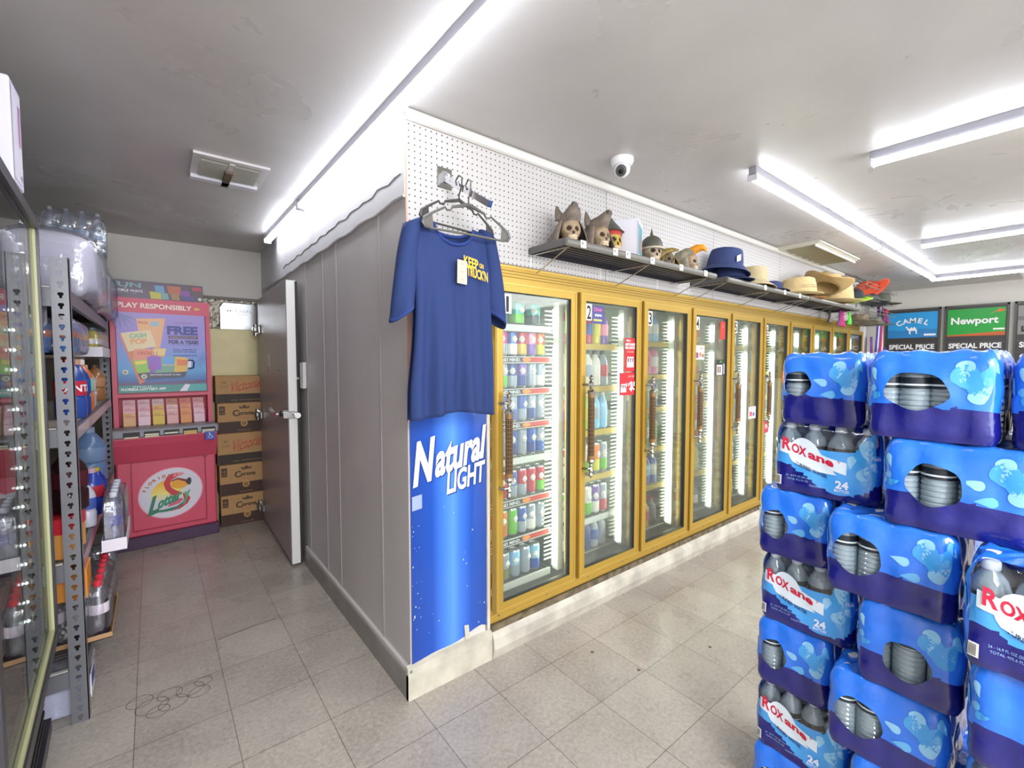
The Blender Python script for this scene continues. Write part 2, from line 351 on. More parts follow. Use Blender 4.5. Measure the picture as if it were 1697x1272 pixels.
def f(b):
    b.box((-.0775, -.52, 1.58), (-.075, -.42, 1.605), M('6d6d6d', .3, metal=.6)); b.box((-.0765, -.52, 1.39), (-.075, -.44, 1.49), M('cfc9c4', .5)); b.box((-.077, -.51, 1.33), (-.075, -.44, 1.375), M('c48a84', .5))
    b.box((-.077, -.93, 1.36), (-.075, -.85, 1.365), M('46423f', .5))
part('sticker', t, f, smooth=False)
b = MB(); b.bbox((-.035, 1.53, 1.24), (-.001, 1.585, 1.42), M('c2bfbd', .35, metal=.5), .006); b.tube([(-.03, 1.6, 1.31), (-.05, 1.60, 1.31)], .012, CH)
tag(b.build('door_latch_plate'), 'narrow grey latch plate screwed beside the walk-in cooler door', 'plate')
# ---------------------------------------------------------------- ceiling lamps
def lamp(p0, p1, label, group=None, strength=TUBE, pl=True, body='9a9aa0'):
    p0 = Vector(p0); p1 = Vector(p1); L = (p1-p0).length; d = (p1-p0).normalized(); ang = math.atan2(d.y, d.x)
    t = thing('tube_light', label, 'light', (p0.x, p0.y, p0.z), ang, group)
    def f(b): b.bbox((0, -.02, 0), (L, .02, H-p0.z), M(body, .35, metal=.3), .003)
    part('housing', t, f)
    def f(b):
        n = 8; E = M('f4f7ff', .5, emit=strength)
        b.add([(x, .024*cos(pi*k/n), -.024*sin(pi*k/n)) for x in (.012, L-.012) for k in range(n+1)], [(k, k+1, k+n+2, k+n+1) for k in range(n)]+[tuple(range(n+1)), tuple(range(n+1, 2*n+2))], E)
    part('diffuser', t, f)
    for x in (0, L-.012):
        def f(b): b.bbox((x, -.026, -.026), (x+.012, .026, .012), M('c8c8cc', .4), .003)
        part('end_cap', t, f)
    return t
ZL = H-.045
lamp((-.075, 2.33, ZL), (-.07, 1.33, ZL), 'short ceiling tube light above the walk-in cooler door')
lamp((-.07, 1.30, ZL), (-.06, -1.15, ZL), 'long ceiling tube light running overhead past the T-shirt corner')
lamp((1.64, -.625, ZL), (3.95, -.63, ZL), 'ceiling tube light parallel to the coolers, its near end beyond the dome camera')
lamp((3.98, -.63, ZL), (6.2, -.635, ZL), 'ceiling tube light parallel to the coolers, joined to the far end of another')
lamp((1.93, -1.05, ZL), (1.93, -3.2, ZL), 'ceiling tube light nearest the water stack, crosswise to the coolers')
lamp((4.2, -.86, ZL), (4.2, -3.2, ZL), 'crosswise ceiling tube light in the middle, below a brown ceiling stain')
lamp((6.32, -.6, ZL), (6.32, -3.0, ZL), 'farthest crosswise ceiling tube light near the price signs')
def f(b):
    b.tube([(0, .02, 0), (0, 0, .0), (0, -.02, .0)], .004, CHD)
# ceiling vents
t = thing('ceiling_vent', 'white louvred ceiling register with rusty stains above the corridor', 'vent', (-.47, 1.14, H))
def f(b):
    W = M('cdc9c8', .4, noise=.1)
    for a, c in (((-.165, -.19, -.012), (.165, -.15, 0)), ((-.165, .15, -.012), (.165, .19, 0)), ((-.165, -.15, -.012), (-.13, .15, 0)), ((.13, -.15, -.012), (.165, .15, 0)), ((-.012, -.15, -.016), (.012, .15, 0))): b.box(a, c, W)
    b.box((-.16, .10, -.03), (.15, .15, -.012), M('c9c8cf', .4)); b.box((-.02, -.06, -.03), (.014, .17, -.012), M('6b5844', .6, noise=.4))
part('frame', t, f, smooth=False)
part('backing', t, lambda b: b.box((-.14, -.16, -.002), (.14, .16, -.001), M('3b3a30', .7)), smooth=False)
def f(b):
    for s in (-1, 1):
        for k in range(13):
            y = -.14+k*.0195; x0, x1 = (-.13, -.014) if s < 0 else (.014, .13)
            b.add([(x0, y, -.004), (x1, y, -.004), (x1, y+.012, -.018), (x0, y+.012, -.018)], [(0, 1, 2, 3)], M('8f8e83', .4))
part('louvres', t, f, smooth=False)
t = thing('ceiling_grille', 'beige square return-air grille on the ceiling above the straw hats', 'vent', (4.03, -.17, H))
def f(b):
    W = M('c9c4b2', .4)
    for a, c in (((-.52, -.17, -.03), (.52, -.14, 0)), ((-.52, .12, -.03), (.52, .15, 0)), ((-.52, -.14, -.03), (-.48, .12, 0)), ((.48, -.14, -.03), (.52, .12, 0))): b.box(a, c, W)
    b.box((-.52, -.155, -.05), (.52, -.145, -.03), M('e8e6dd', .4)); b.box((-.52, -.19, -.022), (.52, -.178, -.01), M('e8e6dd', .4))
part('frame', t, f, smooth=False)
def f(b):
    for k in range(6):
        x = -.44+k*.155; b.add([(x, -.14, -.006), (x, .12, -.006), (x+.15, .12, -.03), (x+.15, -.14, -.03)], [(0, 1, 2, 3)], M('9d977b', .5))
part('louvres', t, f, smooth=False)
# dome cameras
def dome(loc, label, aim):
    t = thing('dome_camera', label, 'camera', loc, aim)
    part('base', t, lambda b: b.lathe([(.055, 0), (.057, -.012), (.05, -.03), (.044, -.036)], M('e2e2e6', .3), n=24))
    def f(b):
        b.lathe([(.001, .042), (.02, .037), (.036, .02), (.041, 0), (.036, -.02), (.022, -.036), (.001, -.042)][::-1], M('dcdce0', .3), c=(0, 0, -.05), n=24)
    part('ball', t, f)
    def f(b):
        T = Matrix.Translation((-.022, 0, -.062)) @ Matrix.Rotation(radians(-128), 4, 'Y')
        b.lathe([(.027, 0), (.026, .018), (.02, .024)], M('4b4a48', .4), n=18, T=T); b.lathe([(.012, .02), (.011, .027), (.001, .029)], M('111214', .08), n=14, T=T)
    part('lens', t, f)
dome((1.043, -.26, H), 'white dome security camera on the ceiling above the skulls', radians(30))
dome((6.9, -1.32, H), 'white dome security camera far off by the farthest tube light', radians(0))
# ---------------------------------------------------------------- pegboard
PEG = peg_mat(); px_ = [.004, 1.228, 2.44, 3.62, 4.83, 5.3]
nm = ['behind the T-shirt and first skulls', 'above the spiked-helmet skull', 'behind the navy and beige hats', 'behind the cowboy hats', 'at the far end by the hat rack']
for i in range(5):
    b = MB(); b.box((px_[i]+.002, -.006, 1.887), (px_[i+1]-.002, -.0005, H-.005), PEG)
    tag(b.build('pegboard', smooth=False), 'white pegboard sheet '+nm[i], 'pegboard', 'pegboard sheets above the coolers')
for i, x in ((0, .662), (0, 1.182), (1, 1.738)):
    part('plastic_strip', bpy.data.objects['pegboard' + ('.001' if i else '')], lambda b: b.box((x, -.008, 1.89), (x+.004, -.006, 1.975), M('efefef', .4)))
# ---------------------------------------------------------------- glass door coolers
GOLD = M('b8963f', .34, metal=.35, noise=.06, nscale=3); GOLDD = M('866b2c', .4, metal=.4); GOLDB = M('c9a750', .3, metal=.35)
DARK = M('1c1a17', .7); RUB = M('2a2926', .6)
X0, PIT, ND = .409, .5685, 10
XE = X0+PIT*ND
t = thing('cooler_surround', 'long gold aluminium surround holding the row of glass cooler doors', 'frame', (X0, 0, 0))
def f(b):
    L = XE-X0
    b.box((-.012, .004, 1.80), (L, .05, 1.875), GOLD); b.box((-.012, .001, 1.872), (L, .03, 1.884), GOLDB)
    for k in range(3): b.box((-.012, .002, 1.828+k*.014), (L, .005, 1.832+k*.014), GOLDD)
part('header_rail', t, f, smooth=False)
def f(b):
    L = XE-X0
    b.box((-.012, .004, .158), (L, .05, .23), GOLD)
    for k in range(3): b.box((-.012, .001, .166+k*.013), (L, .005, .171+k*.013), GOLDB)
    for k in range(18): b.lathe([(.006, 0), (.004, .003)], CHD, T=Matrix.Translation((.06+k*.32, .004, .185)) @ Matrix.Rotation(pi/2, 4, 'X'), n=8)
part('sill_rail', t, f, smooth=False)
for i in range(ND+1):
    x = i*PIT
    def f(b): b.box((x-.014, .004, .23), (x+.014, .05, 1.80), GOLD)
    part('mullion', t, f, smooth=False)
# chiller room behind
INT = M('d2d8cf', .6, key='int')
b = MB()
b.box((.09, 1.0, 0), (6.2, 1.06, 2.0), INT); b.box((.09, .1, 1.9), (6.2, 1.0, 1.95), INT); b.box((.09, .1, .1), (6.2, 1.0, .15), M('6f7370', .6)); b.box((.09, .1, .15), (.14, 1.0, 1.9), INT); b.box((6.2, .1, .15), (6.25, 1.0, 1.9), INT)
struct(b.build('wall_chiller', smooth=False), 'pale inner lining of the drinks chiller')
GLASS = clear('door_glass', (.95, .98, .96), .03, .02)
HAZE = clear('door_glass_hazy', (.94, .97, .95), .03, .04, milk=.04, milkc=(.6, .7, .66))
SILV = M('b7b5ae', .22, metal=1); BRONZE = M('3a2a1c', .5); WOOD = M('86663a', .4)
def handle(b_, t, z0, z1):
    x = .052; y = -.062; g0 = z0+.10; g1 = z1-.10
    h = thing_part('handle', t)
    def f(b):
        b.lathe([(.0165, g0), (.0165, g1)], BRONZE, c=(x, y, 0), n=12)
        for k in range(12):
            a = 2*pi*k/12
            b.tube([(x+.0175*cos(a), y+.0175*sin(a), g0), (x+.0175*cos(a), y+.0175*sin(a), g1)], .0014, WOOD, n=4)
        n = 15
        for k in range(n+1):
            z = g0+(g1-g0)*k/n; b.lathe([(.0175, z-.0014), (.0192, z), (.0175, z+.0014)], WOOD, c=(x, y, 0), n=12)
        b.lathe([(.0195, g0-.012), (.0195, g0+.012)], WOOD, c=(x, y, 0), n=14); b.lathe([(.0195, g1-.012), (.0195, g1+.012)], WOOD, c=(x, y, 0), n=14)
    part('grip', h, f)
    for s, g in ((-1, g0), (1, g1)):
        def f(b):
            pr = [(.021, .01), (.024, .02), (.018, .027), (.008, .035), (.012, .044), (.008, .052), (.011, .062), (.015, .072), (.008, .082), (.013, .093), (.013, .1), (.006, .108), (.001, .112)]
            pr = [(r, g+s*z) for r, z in pr]
            b.lathe(pr if s > 0 else pr[::-1], SILV, c=(x, y, 0), n=12)
            z = g+s*.06; b.tube([(x, y, z), (x-.025, y, z), (.016, -.026, z)], [.007, .006, .006], SILV, n=8); b.lathe([(.011, 0), (.011, .006), (.007, .01)], SILV, T=Matrix.Translation((.016, -.018, z)) @ Matrix.Rotation(pi/2, 4, 'X'), n=12)
        part('finial', h, f)
def thing_part(name, parent):
    o = bpy.data.objects.new(name, None); C.objects.link(o); o.parent = parent; o.empty_display_size = .05; return o
doors = []
dl = ['with the energy drink cans', 'with the red price cards', 'third from the T-shirt', 'fourth from the T-shirt', 'fifth from the T-shirt', 'sixth from the T-shirt', 'first one without a visible number, rising behind the water stack', 'eighth from the T-shirt', 'second from the far end', 'at the far end']
WH = M('efeeea', .4); BLK = M('171717', .5); RED = M('c8202c', .4)
for i in range(ND):
    x = X0+i*PIT
    num = ' numbered %d' % (i+1) if i < 6 else ''
    t = thing('cooler_door', 'gold framed glass cooler door'+num+', '+dl[i], 'door', (x+.014, -.009, 0), 0, 'glass cooler doors in gold frames')
    Wd = PIT-.028; z0, z1 = .225, 1.796; e = .044
    def f(b):
        F = lambda u, v, t=0: (u, -.028+t, v)
        def bar(q, n):      # mitred profile bar
            b.prism(q, .035, GOLD, F)
        bar([(0, z0), (Wd, z0), (Wd-e, z0+e), (e, z0+e)], 0); bar([(0, z1), (e, z1-e), (Wd-e, z1-e), (Wd, z1)], 0)
        bar([(0, z0), (e, z0+e), (e, z1-e), (0, z1)], 0); bar([(Wd, z0), (Wd, z1), (Wd-e, z1-e), (Wd-e, z0+e)], 0)
        for a, c in (((.006, -.031, z0+.01), (.012, -.028, z1-.01)), ((Wd-.012, -.031, z0+.01), (Wd-.006, -.028, z1-.01)), ((.01, -.031, z1-.012), (Wd-.01, -.028, z1-.006)), ((.01, -.031, z0+.006), (Wd-.01, -.028, z0+.012))): b.box(a, c, GOLDB)
        g = .004
        for a, c in (((e-g, -.025, z0+e-g), (e+.003, -.0, z1-e+g)), ((Wd-e-.003, -.025, z0+e-g), (Wd-e+g, 0, z1-e+g)), ((e, -.025, z1-e-.003), (Wd-e, 0, z1-e+g)), ((e, -.025, z0+e-g), (Wd-e, 0, z0+e+.003))): b.box(a, c, RUB)
    part('door_frame', t, f, smooth=False)
    part('glass_pane', t, lambda b: b.box((e-.002, -.016, z0+e-.002), (Wd-e+.002, -.011, z1-e+.002), HAZE if i in (0, 1, 3) else GLASS), smooth=False)
    hz = [(.79, 1.27), (.80, 1.34), (.83, 1.32), (.86, 1.33), (.87, 1.33), (.88, 1.33)]+[(.88, 1.33)]*4
    handle(None, t, *hz[i])
    if i < 6:
        def f(b):
            F = XZ(0, -.0172, 0); u, v = .078, 1.695
            b.poly([(u-.024, v-.045), (u+.024, v-.045), (u+.024, v+.045), (u-.024, v+.045)], WH, F); b.text(str(i+1), u, v, .072, BLK, XZ(0, -.018, 0), wfix=.016 if i == 0 else .034, bold=.02)
        part('number_sticker', t, f, smooth=False)
    def sticker(u, v, wd, hg, col, lines, nm='price_card', extra=None):
        def f(b):
            F = XZ(0, -.0172, 0); F2 = XZ(0, -.018, 0); b.poly([(u-wd/2, v-hg/2), (u+wd/2, v-hg/2), (u+wd/2, v+hg/2), (u-wd/2, v+hg/2)], M(col, .4), F)
            for s, du, dv, sz, c in lines: b.text(s, u+du, v+dv, sz, M(c, .5), F2, bold=.02, wmax=wd*.95)
            for q in (extra or ()):
                b.poly([(u+q[0], v+q[1]), (u+q[2], v+q[1]), (u+q[2], v+q[3]), (u+q[0], v+q[3])], M(q[4], .5), lambda a, c, t=0, q=q: (a, -.0176-q[5]*.0004, c))
        part(nm, t, f, smooth=False)
    six = [(-.033, -.075, .033, -.03, 'f0f0f0', 0)]+[(-.03+k*.022, -.068, -.014+k*.022, -.012, 'f4f2ee', 1) for k in range(3)]+[(-.027+k*.022, -.045, -.017+k*.022, -.02, '25304f', 2) for k in range(3)]
    if i == 0: pass
    if i == 1:
        sticker(.45, 1.465, .105, .20, 'd21f2b', [('PICK 2', -.02, .085, .010, 'ffffff'), ('ANY FLAVOR', 0, .062, .016, 'ffffff'), ('MIX & MATCH', 0, .042, .014, 'ffffff'), ('16 OZ CANS', 0, .018, .008, 'ffb0a0')], extra=six)
        sticker(.425, 1.29, .155, .135, 'd21f2b', [('2 FOR', .02, -.005, .018, 'ffffff'), ('$5', .052, -.012, .05, 'ffffff'), ('ANY SIZE', .035, .045, .010, 'ffb0a0')], extra=[(q[0]*.8-.038, q[1]*.8+.01, q[2]*.8-.038, q[3]*.8+.01, q[4], q[5]) for q in six])
        sticker(.155, 1.685, .10, .10, '4d4a86', [('Drink', .0, .03, .02, 'e070a0'), ('more', .0, .0, .018, 'f2eef8')], 'poster', extra=[(-.04, -.035, .03, -.025, 'd8c860', 1)])
    if i == 3:
        sticker(.115, 1.49, .12, .10, 'eadfc9', [('fresh', .02, .03, .014, '8a4a7a')], 'poster', extra=[(-.055, -.04, -.02, .0, '7a4a86', 1), (-.01, -.03, .02, .0, 'd07a3a', 1), (.03, -.035, .05, -.01, '7a3048', 1)])
        sticker(.42, 1.38, .13, .12, '2d2c2a', [('SALE', 0, .045, .012, '7ad060')], extra=[(-.06, -.055, .02, .02, 'e9e4dc', 0), (.03, -.05, .06, .03, '8a8a98', 1), (-.05, -.04, -.03, .01, '6a3a34', 1), (-.02, -.04, 0, .01, '5a4a3a', 1)])
        sticker(.44, 1.66, .07, .13, 'd8332c', [('2/', 0, .03, .02, 'f0a090')], 'hanging_tag')
    if i == 4: sticker(.40, 1.0, .13, .10, 'efe3e6', [('ICE COLD', 0, .035, .010, '803040')], extra=[(-.05, -.03, 0, .01, 'c85a6a', 1), (.01, -.03, .045, .0, '5a60a0', 1)])
    if i == 5:
        sticker(.11, .86, .11, .11, 'b83c58', [('99', 0, .0, .04, 'f4d8dc')]); sticker(.475, 1.29, .07, .1, 'd86a4a', [('NEW', 0, 0, .02, 'fff0e0')])
    doors.append(t)
# vertical LED strips behind the mullions
for i in range(ND):
    x = X0+(i+1)*PIT
    on = (3.0, 2.6, 5.5, 2.6, 5.5, 5.5, 5, 4.5, 5, 3.5)[i]
    t = thing('cooler_strip_light', 'vertical LED strip light inside the cooler at the right edge of door %d' % (i+1), 'light', (x-.055, .085, .25), 0, 'vertical strip lights inside the coolers')
    def f(b): b.box((.012, -.012, 0), (.05, .03, 1.5), M('d4d6d2', .4))
    part('housing', t, f, smooth=False)
    def f(b):
        E = M('f2ffe8', .5, emit=on*1.8, key='s'+str(i))
        b.box((-.01, -.01, .02 if i else .03), (.011, .012, 1.25), E); b.box((-.01, -.01, 1.33), (.011, .012, 1.46), E)
    part('tube', t, f, smooth=False)
    if i < 6:
        def f(b):
            for k in range(60): b.box((-.052, .03, .06+k*.0235), (.012, .036, .068+k*.0235), M('c8ccc0', .5))
        part('shelf_standard', t, f, smooth=False)
# shelves and drinks
CANPROF = [(.024, 0), (.029, .004), (.0325, .012), (.033, .016), (.033, .138), (.0318, .146), (.0285, .151), (.0275, .1545), (.0255, .154), (.0245, .1505)]
LID = M('b9bbbd', .3, metal=.8)
_mesh = {}
COLN = {'3f5fb0': 'blue', '2a3f8a': 'navy', '9fa8b4': 'silver', 'c03048': 'red', 'c93a8e': 'magenta', 'e07a2c': 'orange', '6abf3a': 'green', '4aa7a0': 'teal', 'e8e4d8': 'white', 'd9cf3e': 'yellow', '7d5ab0': 'purple', '8fc8e8': 'pale blue', 'e98aa8': 'pink', '454a4e': 'dark grey', '8a8f58': 'olive', 'b6dd5a': 'lime', 'a84a38': 'brown red', 'd8b04a': 'gold'}
def can(c1, c2, r=1, h=1):
    k = ('c', c1, c2, r, h)
    if k not in _mesh:
        b = MB(); A = M(c1, .3, metal=.25); B = M(c2, .3, metal=.25)
        pr = [(a*r, z*h) for a, z in CANPROF]; pr = pr[:4]+[(.033*r, .07*h)]+pr[4:]
        b.lathe(pr, [LID, LID, B, B, A, A, LID, LID, LID, LID], n=14)
        b.lathe([(.012*r, .077*h), (.02*r, .095*h), (.012*r, .115*h)], M('e9e6df', .4), T=Matrix.Translation((0, -.0215*r, 0)), n=8)
        o = b.build('drink_can'); _mesh[k] = o.data; bpy.data.objects.remove(o)
    return _mesh[k]
def bottle(c1, c2, cap, r=1, h=1):
    k = ('b', c1, c2, cap, r, h)
    if k not in _mesh:
        b = MB(); A = M(c1, .15, coat=.4); B = M(c2, .4); K = M(cap, .4)
        pr = [(.028, 0), (.033, .006), (.033, .05), (.0335, .052), (.0335, .115), (.033, .117), (.030, .14), (.018, .165), (.013, .176), (.0155, .178), (.0155, .195), (.013, .197)]
        b.lathe([(a_*r, z_*h) for a_, z_ in pr], [A, A, A, B, B, A, A, A, K, K, K], n=14)
        o = b.build('drink_bottle'); _mesh[k] = o.data; bpy.data.objects.remove(o)
    return _mesh[k]
ORD = ['top', 'second', 'third', 'fourth', 'fifth', 'sixth', 'seventh', 'bottom']; DRN = ['first', 'second', 'third', 'fourth', 'fifth', 'sixth', 'seventh', 'eighth', 'ninth', 'tenth']
NTH = ['leftmost', 'second from left', 'third from left', 'fourth from left', 'fifth from left', 'sixth from left', 'seventh from left', 'eighth from left', 'ninth from left']
s_, n_, bl, rd, mg, og, gn, tl, wh, yl, pu, pb, pk, dk, ol, lm, br, gd = '9fa8b4', '2a3f8a', '3f5fb0', 'c03048', 'c93a8e', 'e07a2c', '6abf3a', '4aa7a0', 'e8e4d8', 'd9cf3e', '7d5ab0', '8fc8e8', 'e98aa8', '454a4e', '8a8f58', 'b6dd5a', 'a84a38', 'd8b04a'
WIRE = M('9a9c98', .35, metal=.7)
def shelf(di, z, rail, txt, si, nsh):
    x = X0+di*PIT+.03; L = PIT-.10
    o = 'bottom' if si == nsh-1 else ORD[si]
    t = thing('cooler_shelf', '%s wire shelf behind the %s glass door' % (o, DRN[di]), 'shelf', (x, .115, z), 0, 'wire shelves inside the coolers')
    def f(b):
        for k in range(15): b.tube([(L*k/14, .0, -.004), (L*k/14, .6, -.004)], .002, WIRE, n=4)
        b.tube([(0, .002, -.006), (L, .002, -.006)], .004, WIRE, n=6); b.tube([(0, .3, -.01), (L, .3, -.01)], .004, WIRE, n=6)
    part('wire_deck', t, f)
    if rail:
        def f(b):
            b.box((0, -.012, -.035), (L, -.006, .0), M('c9ab4e' if rail == 'g' else 'd6d8d4', .4)); b.box((0, -.014, -.037), (L, -.004, -.034), M('8f8f70', .4))
            if txt:
                b.box((.0, -.0135, -.03), (L*.56, -.012, -.004), M('33363c', .5)); b.text('BODY AND MIND.', L*.29, -.017, .016, M('f2f2f2', .5), XZ(0, -.0145, 0), bold=.02, wfix=L*.48)
                b.box((L*.56, -.0135, -.03), (L*.98, -.012, -.004), M('c8382c', .5)); b.lathe([(.016, 0), (.001, .002)], M('e8952c', .5), T=Matrix.Translation((L*.62, -.0137, -.017)) @ Matrix.Rotation(pi/2, 4, 'X') @ Matrix.Diagonal((1.8, .7, 1, 1)), n=12)
        part('price_rail', t, f, smooth=False)
def stock(di, z, items, kind, si, nsh, hk=1, rk=1, step=None, y=.155):
    n = len(items); x0 = X0+di*PIT+.06; st = step or min(.072, .46/n)
    o_ = 'bottom' if si == nsh-1 else ORD[si]
    for j, it in enumerate(items):
        if it is None: continue
        if kind == 'can': me = can(it[0], it[1], rk, hk); nmx = 'can'
        else: me = bottle(it[0], it[1], it[2], rk, hk); nmx = 'bottle'
        o = bpy.data.objects.new('drink_'+nmx, me); C.objects.link(o); o.location = (x0+j*st, y, z+.001); o.rotation_euler = (0, 0, random.uniform(-.5, .5))
        cn = COLN.get(it[1] if kind != 'can' else it[0], 'pale')
        tag(o, '%s drink %s, %s on the %s shelf behind the %s glass door' % (cn, nmx, NTH[j], o_, DRN[di]), nmx, 'drinks behind the %s glass door' % DRN[di])
Z1 = [1.615, 1.45, 1.283, 1.105, .92, .70, .495, .265]
R1 = [[(bl, n_), (tl, bl), (tl, gn), (tl, dk)], [(s_, tl), (bl, s_), (mg, s_), (bl, wh), (rd, gd), (pk, pu), (og, yl)], [(s_, s_), (og, s_), (s_, gn), (n_, s_), (pu, n_), (s_, s_), (s_, wh)], [(n_, s_), (s_, n_), (bl, s_), (s_, bl), (bl, s_), (s_, n_), (s_, s_)],
      [(n_, s_), (s_, bl), (s_, s_), (bl, n_), (s_, s_), (bl, n_), (s_, bl)], [(tl, bl), (s_, s_), (rd, rd), (bl, s_), (rd, s_), (rd, rd), (rd, gn)], [(bl, s_), (mg, wh), (og, og), (gn, gn), (bl, s_), (s_, wh), (s_, s_)], [(dk, n_), (s_, dk), (s_, ol), (pb, s_), (s_, s_), (pb, bl)]]
for si, z in enumerate(Z1):
    shelf(0, z, 'w', si in (1, 2, 3, 5, 6), si, 8)
    if si == 0: stock(0, z, R1[0], 'can', si, 8, .8, 1.35, step=.115)
    else: stock(0, z, R1[si], 'can', si, 8, .95, 1)
Z2 = [1.53, 1.275, 1.01, .735, .475, .265]
shelf(1, Z2[0], 'g', 0, 0, 6); stock(1, Z2[0], [(rd, gn, gn), (gn, tl, pb), (pb, rd, rd), (rd, bl, pk), (yl, yl, wh), (pu, pk, dk)], 'bottle', 0, 6, 1.05, 1.05)
shelf(1, Z2[1], 'g', 0, 1, 6); stock(1, Z2[1], [(wh, wh, dk), (wh, wh, wh), (wh, wh, wh), (wh, s_, dk), (wh, wh, dk), (s_, rd, dk)], 'bottle', 1, 6, 1.1, 1.1)
shelf(1, Z2[2], 'g', 0, 2, 6); stock(1, Z2[2], [(og, rd, wh), (og, wh, wh), (lm, lm, wh), (lm, yl, wh), (pb, s_, s_), (pb, pb, wh)], 'bottle', 2, 6, 1.15, 1.05)
shelf(1, Z2[3], 'g', 0, 3, 6); stock(1, Z2[3], [(rd, wh), (og, gd), (wh, tl), (wh, gn), (og, yl), (s_, gn)], 'can', 3, 6, 1.2, 1.1)
shelf(1, Z2[4], 'w', 0, 4, 6); stock(1, Z2[4], [(gn, wh), (rd, gn), (gn, tl), (wh, gn), (pu, wh), (s_, rd)], 'can', 4, 6, 1.2, 1.1)
shelf(1, Z2[5], None, 0, 5, 6); stock(1, Z2[5], [(s_, wh, wh), (dk, dk, wh), (s_, pb, wh), (n_, n_, wh), (s_, bl, wh), (s_, s_, wh)], 'bottle', 5, 6, .95, .95)
Z3 = [1.56, 1.335, 1.11, .83, .57, .265]
pal = {2: [[(pb, wh, wh), (s_, pb, wh), (pb, bl, wh), (s_, wh, wh)], [(pk, wh, s_), (rd, pk, wh), (yl, lm, wh), (pk, rd, wh)], [(bl, wh, wh), (bl, tl, wh), (wh, pb, wh), (s_, pb, wh)], [(yl, gn, wh), (wh, pb, yl), (gn, yl, wh), (tl, wh, gn)], [(bl, wh, wh), (wh, bl, wh), (bl, bl, wh), (bl, pb, wh)], [(dk, dk, rd), (rd, wh, rd), (dk, wh, wh), (gd, rd, gd)]],
       3: [[(gd, og, gn), (gn, yl, gn), (gn, rd, gn), (rd, yl, rd)], [(og, yl, og), (lm, gn, wh), (gn, wh, gn), (yl, rd, yl)], [(pk, wh, wh), (s_, wh, pk), (tl, gn, gn), (gn, gn, gn)], [(rd, wh, rd), (pu, bl, rd), (pb, bl, wh), (tl, s_, wh)], [(yl, yl, lm), (yl, lm, lm), (yl, yl, yl), (gd, lm, yl)], [(dk, wh, dk), (br, s_, wh), (dk, s_, wh), (ol, dk, dk)]],
       4: [[(pb, wh, wh), (rd, og, rd), (og, gn, gn), (gn, wh, gn)], [(yl, yl, yl), (wh, rd, yl), (gd, wh, yl), (yl, wh, yl)], [(rd, wh, br), (br, rd, dk), (wh, s_, rd), (rd, rd, rd)], [(tl, s_, wh), (og, rd, yl), (s_, pb, wh), (pb, wh, wh)], [(wh, pb, wh), (wh, wh, wh), (pb, wh, bl), (s_, s_, wh)], [(lm, yl, gn), (yl, lm, yl), (lm, gn, gn), (yl, yl, yl)]],
       5: [[(wh, dk, dk), (wh, s_, wh), (gn, wh, dk), (wh, wh, wh)], [(pb, wh, bl), (pb, tl, wh), (wh, pb, wh), (s_, wh, wh)], [(rd, wh, wh), (og, wh, wh), (wh, rd, wh), (s_, pb, wh)], [(tl, wh, wh), (pk, wh, wh), (wh, rd, rd), (s_, s_, wh)], [(wh, pb, wh), (pb, bl, bl), (s_, wh, wh), (wh, wh, wh)], [(pb, wh, wh), (tl, wh, wh), (s_, wh, wh), (wh, s_, wh)]],
       6: [[(gn, wh, gn), (s_, wh, wh), (wh, gn, wh), (gn, lm, gn)]]*2, 7: [[(gn, gn, gn), (yl, gn, gn), (og, yl, og), (gd, og, og)], [(gn, lm, lm), (og, yl, yl), (og, og, yl), (rd, og, og)]], 8: [[(s_, gn, wh), (gn, wh, gn), (wh, tl, wh), (s_, wh, wh)]]*2, 9: [[(dk, pu, dk), (pk, br, wh), (br, br, dk), (s_, pu, wh)]]*2}
for d in range(2, ND):
    rows = pal[d]
    for si, rw in enumerate(rows):
        shelf(d, Z3[si], 'g' if (d < 6 and si < 5) else None, 0, si, 6)
        stock(d, Z3[si], [rw[j % 4] for j in range(5)], 'bottle', si, 6, (1.05, 1.05, 1.08, 1.2, 1.15, 1.0)[si], 1.2, step=.082)
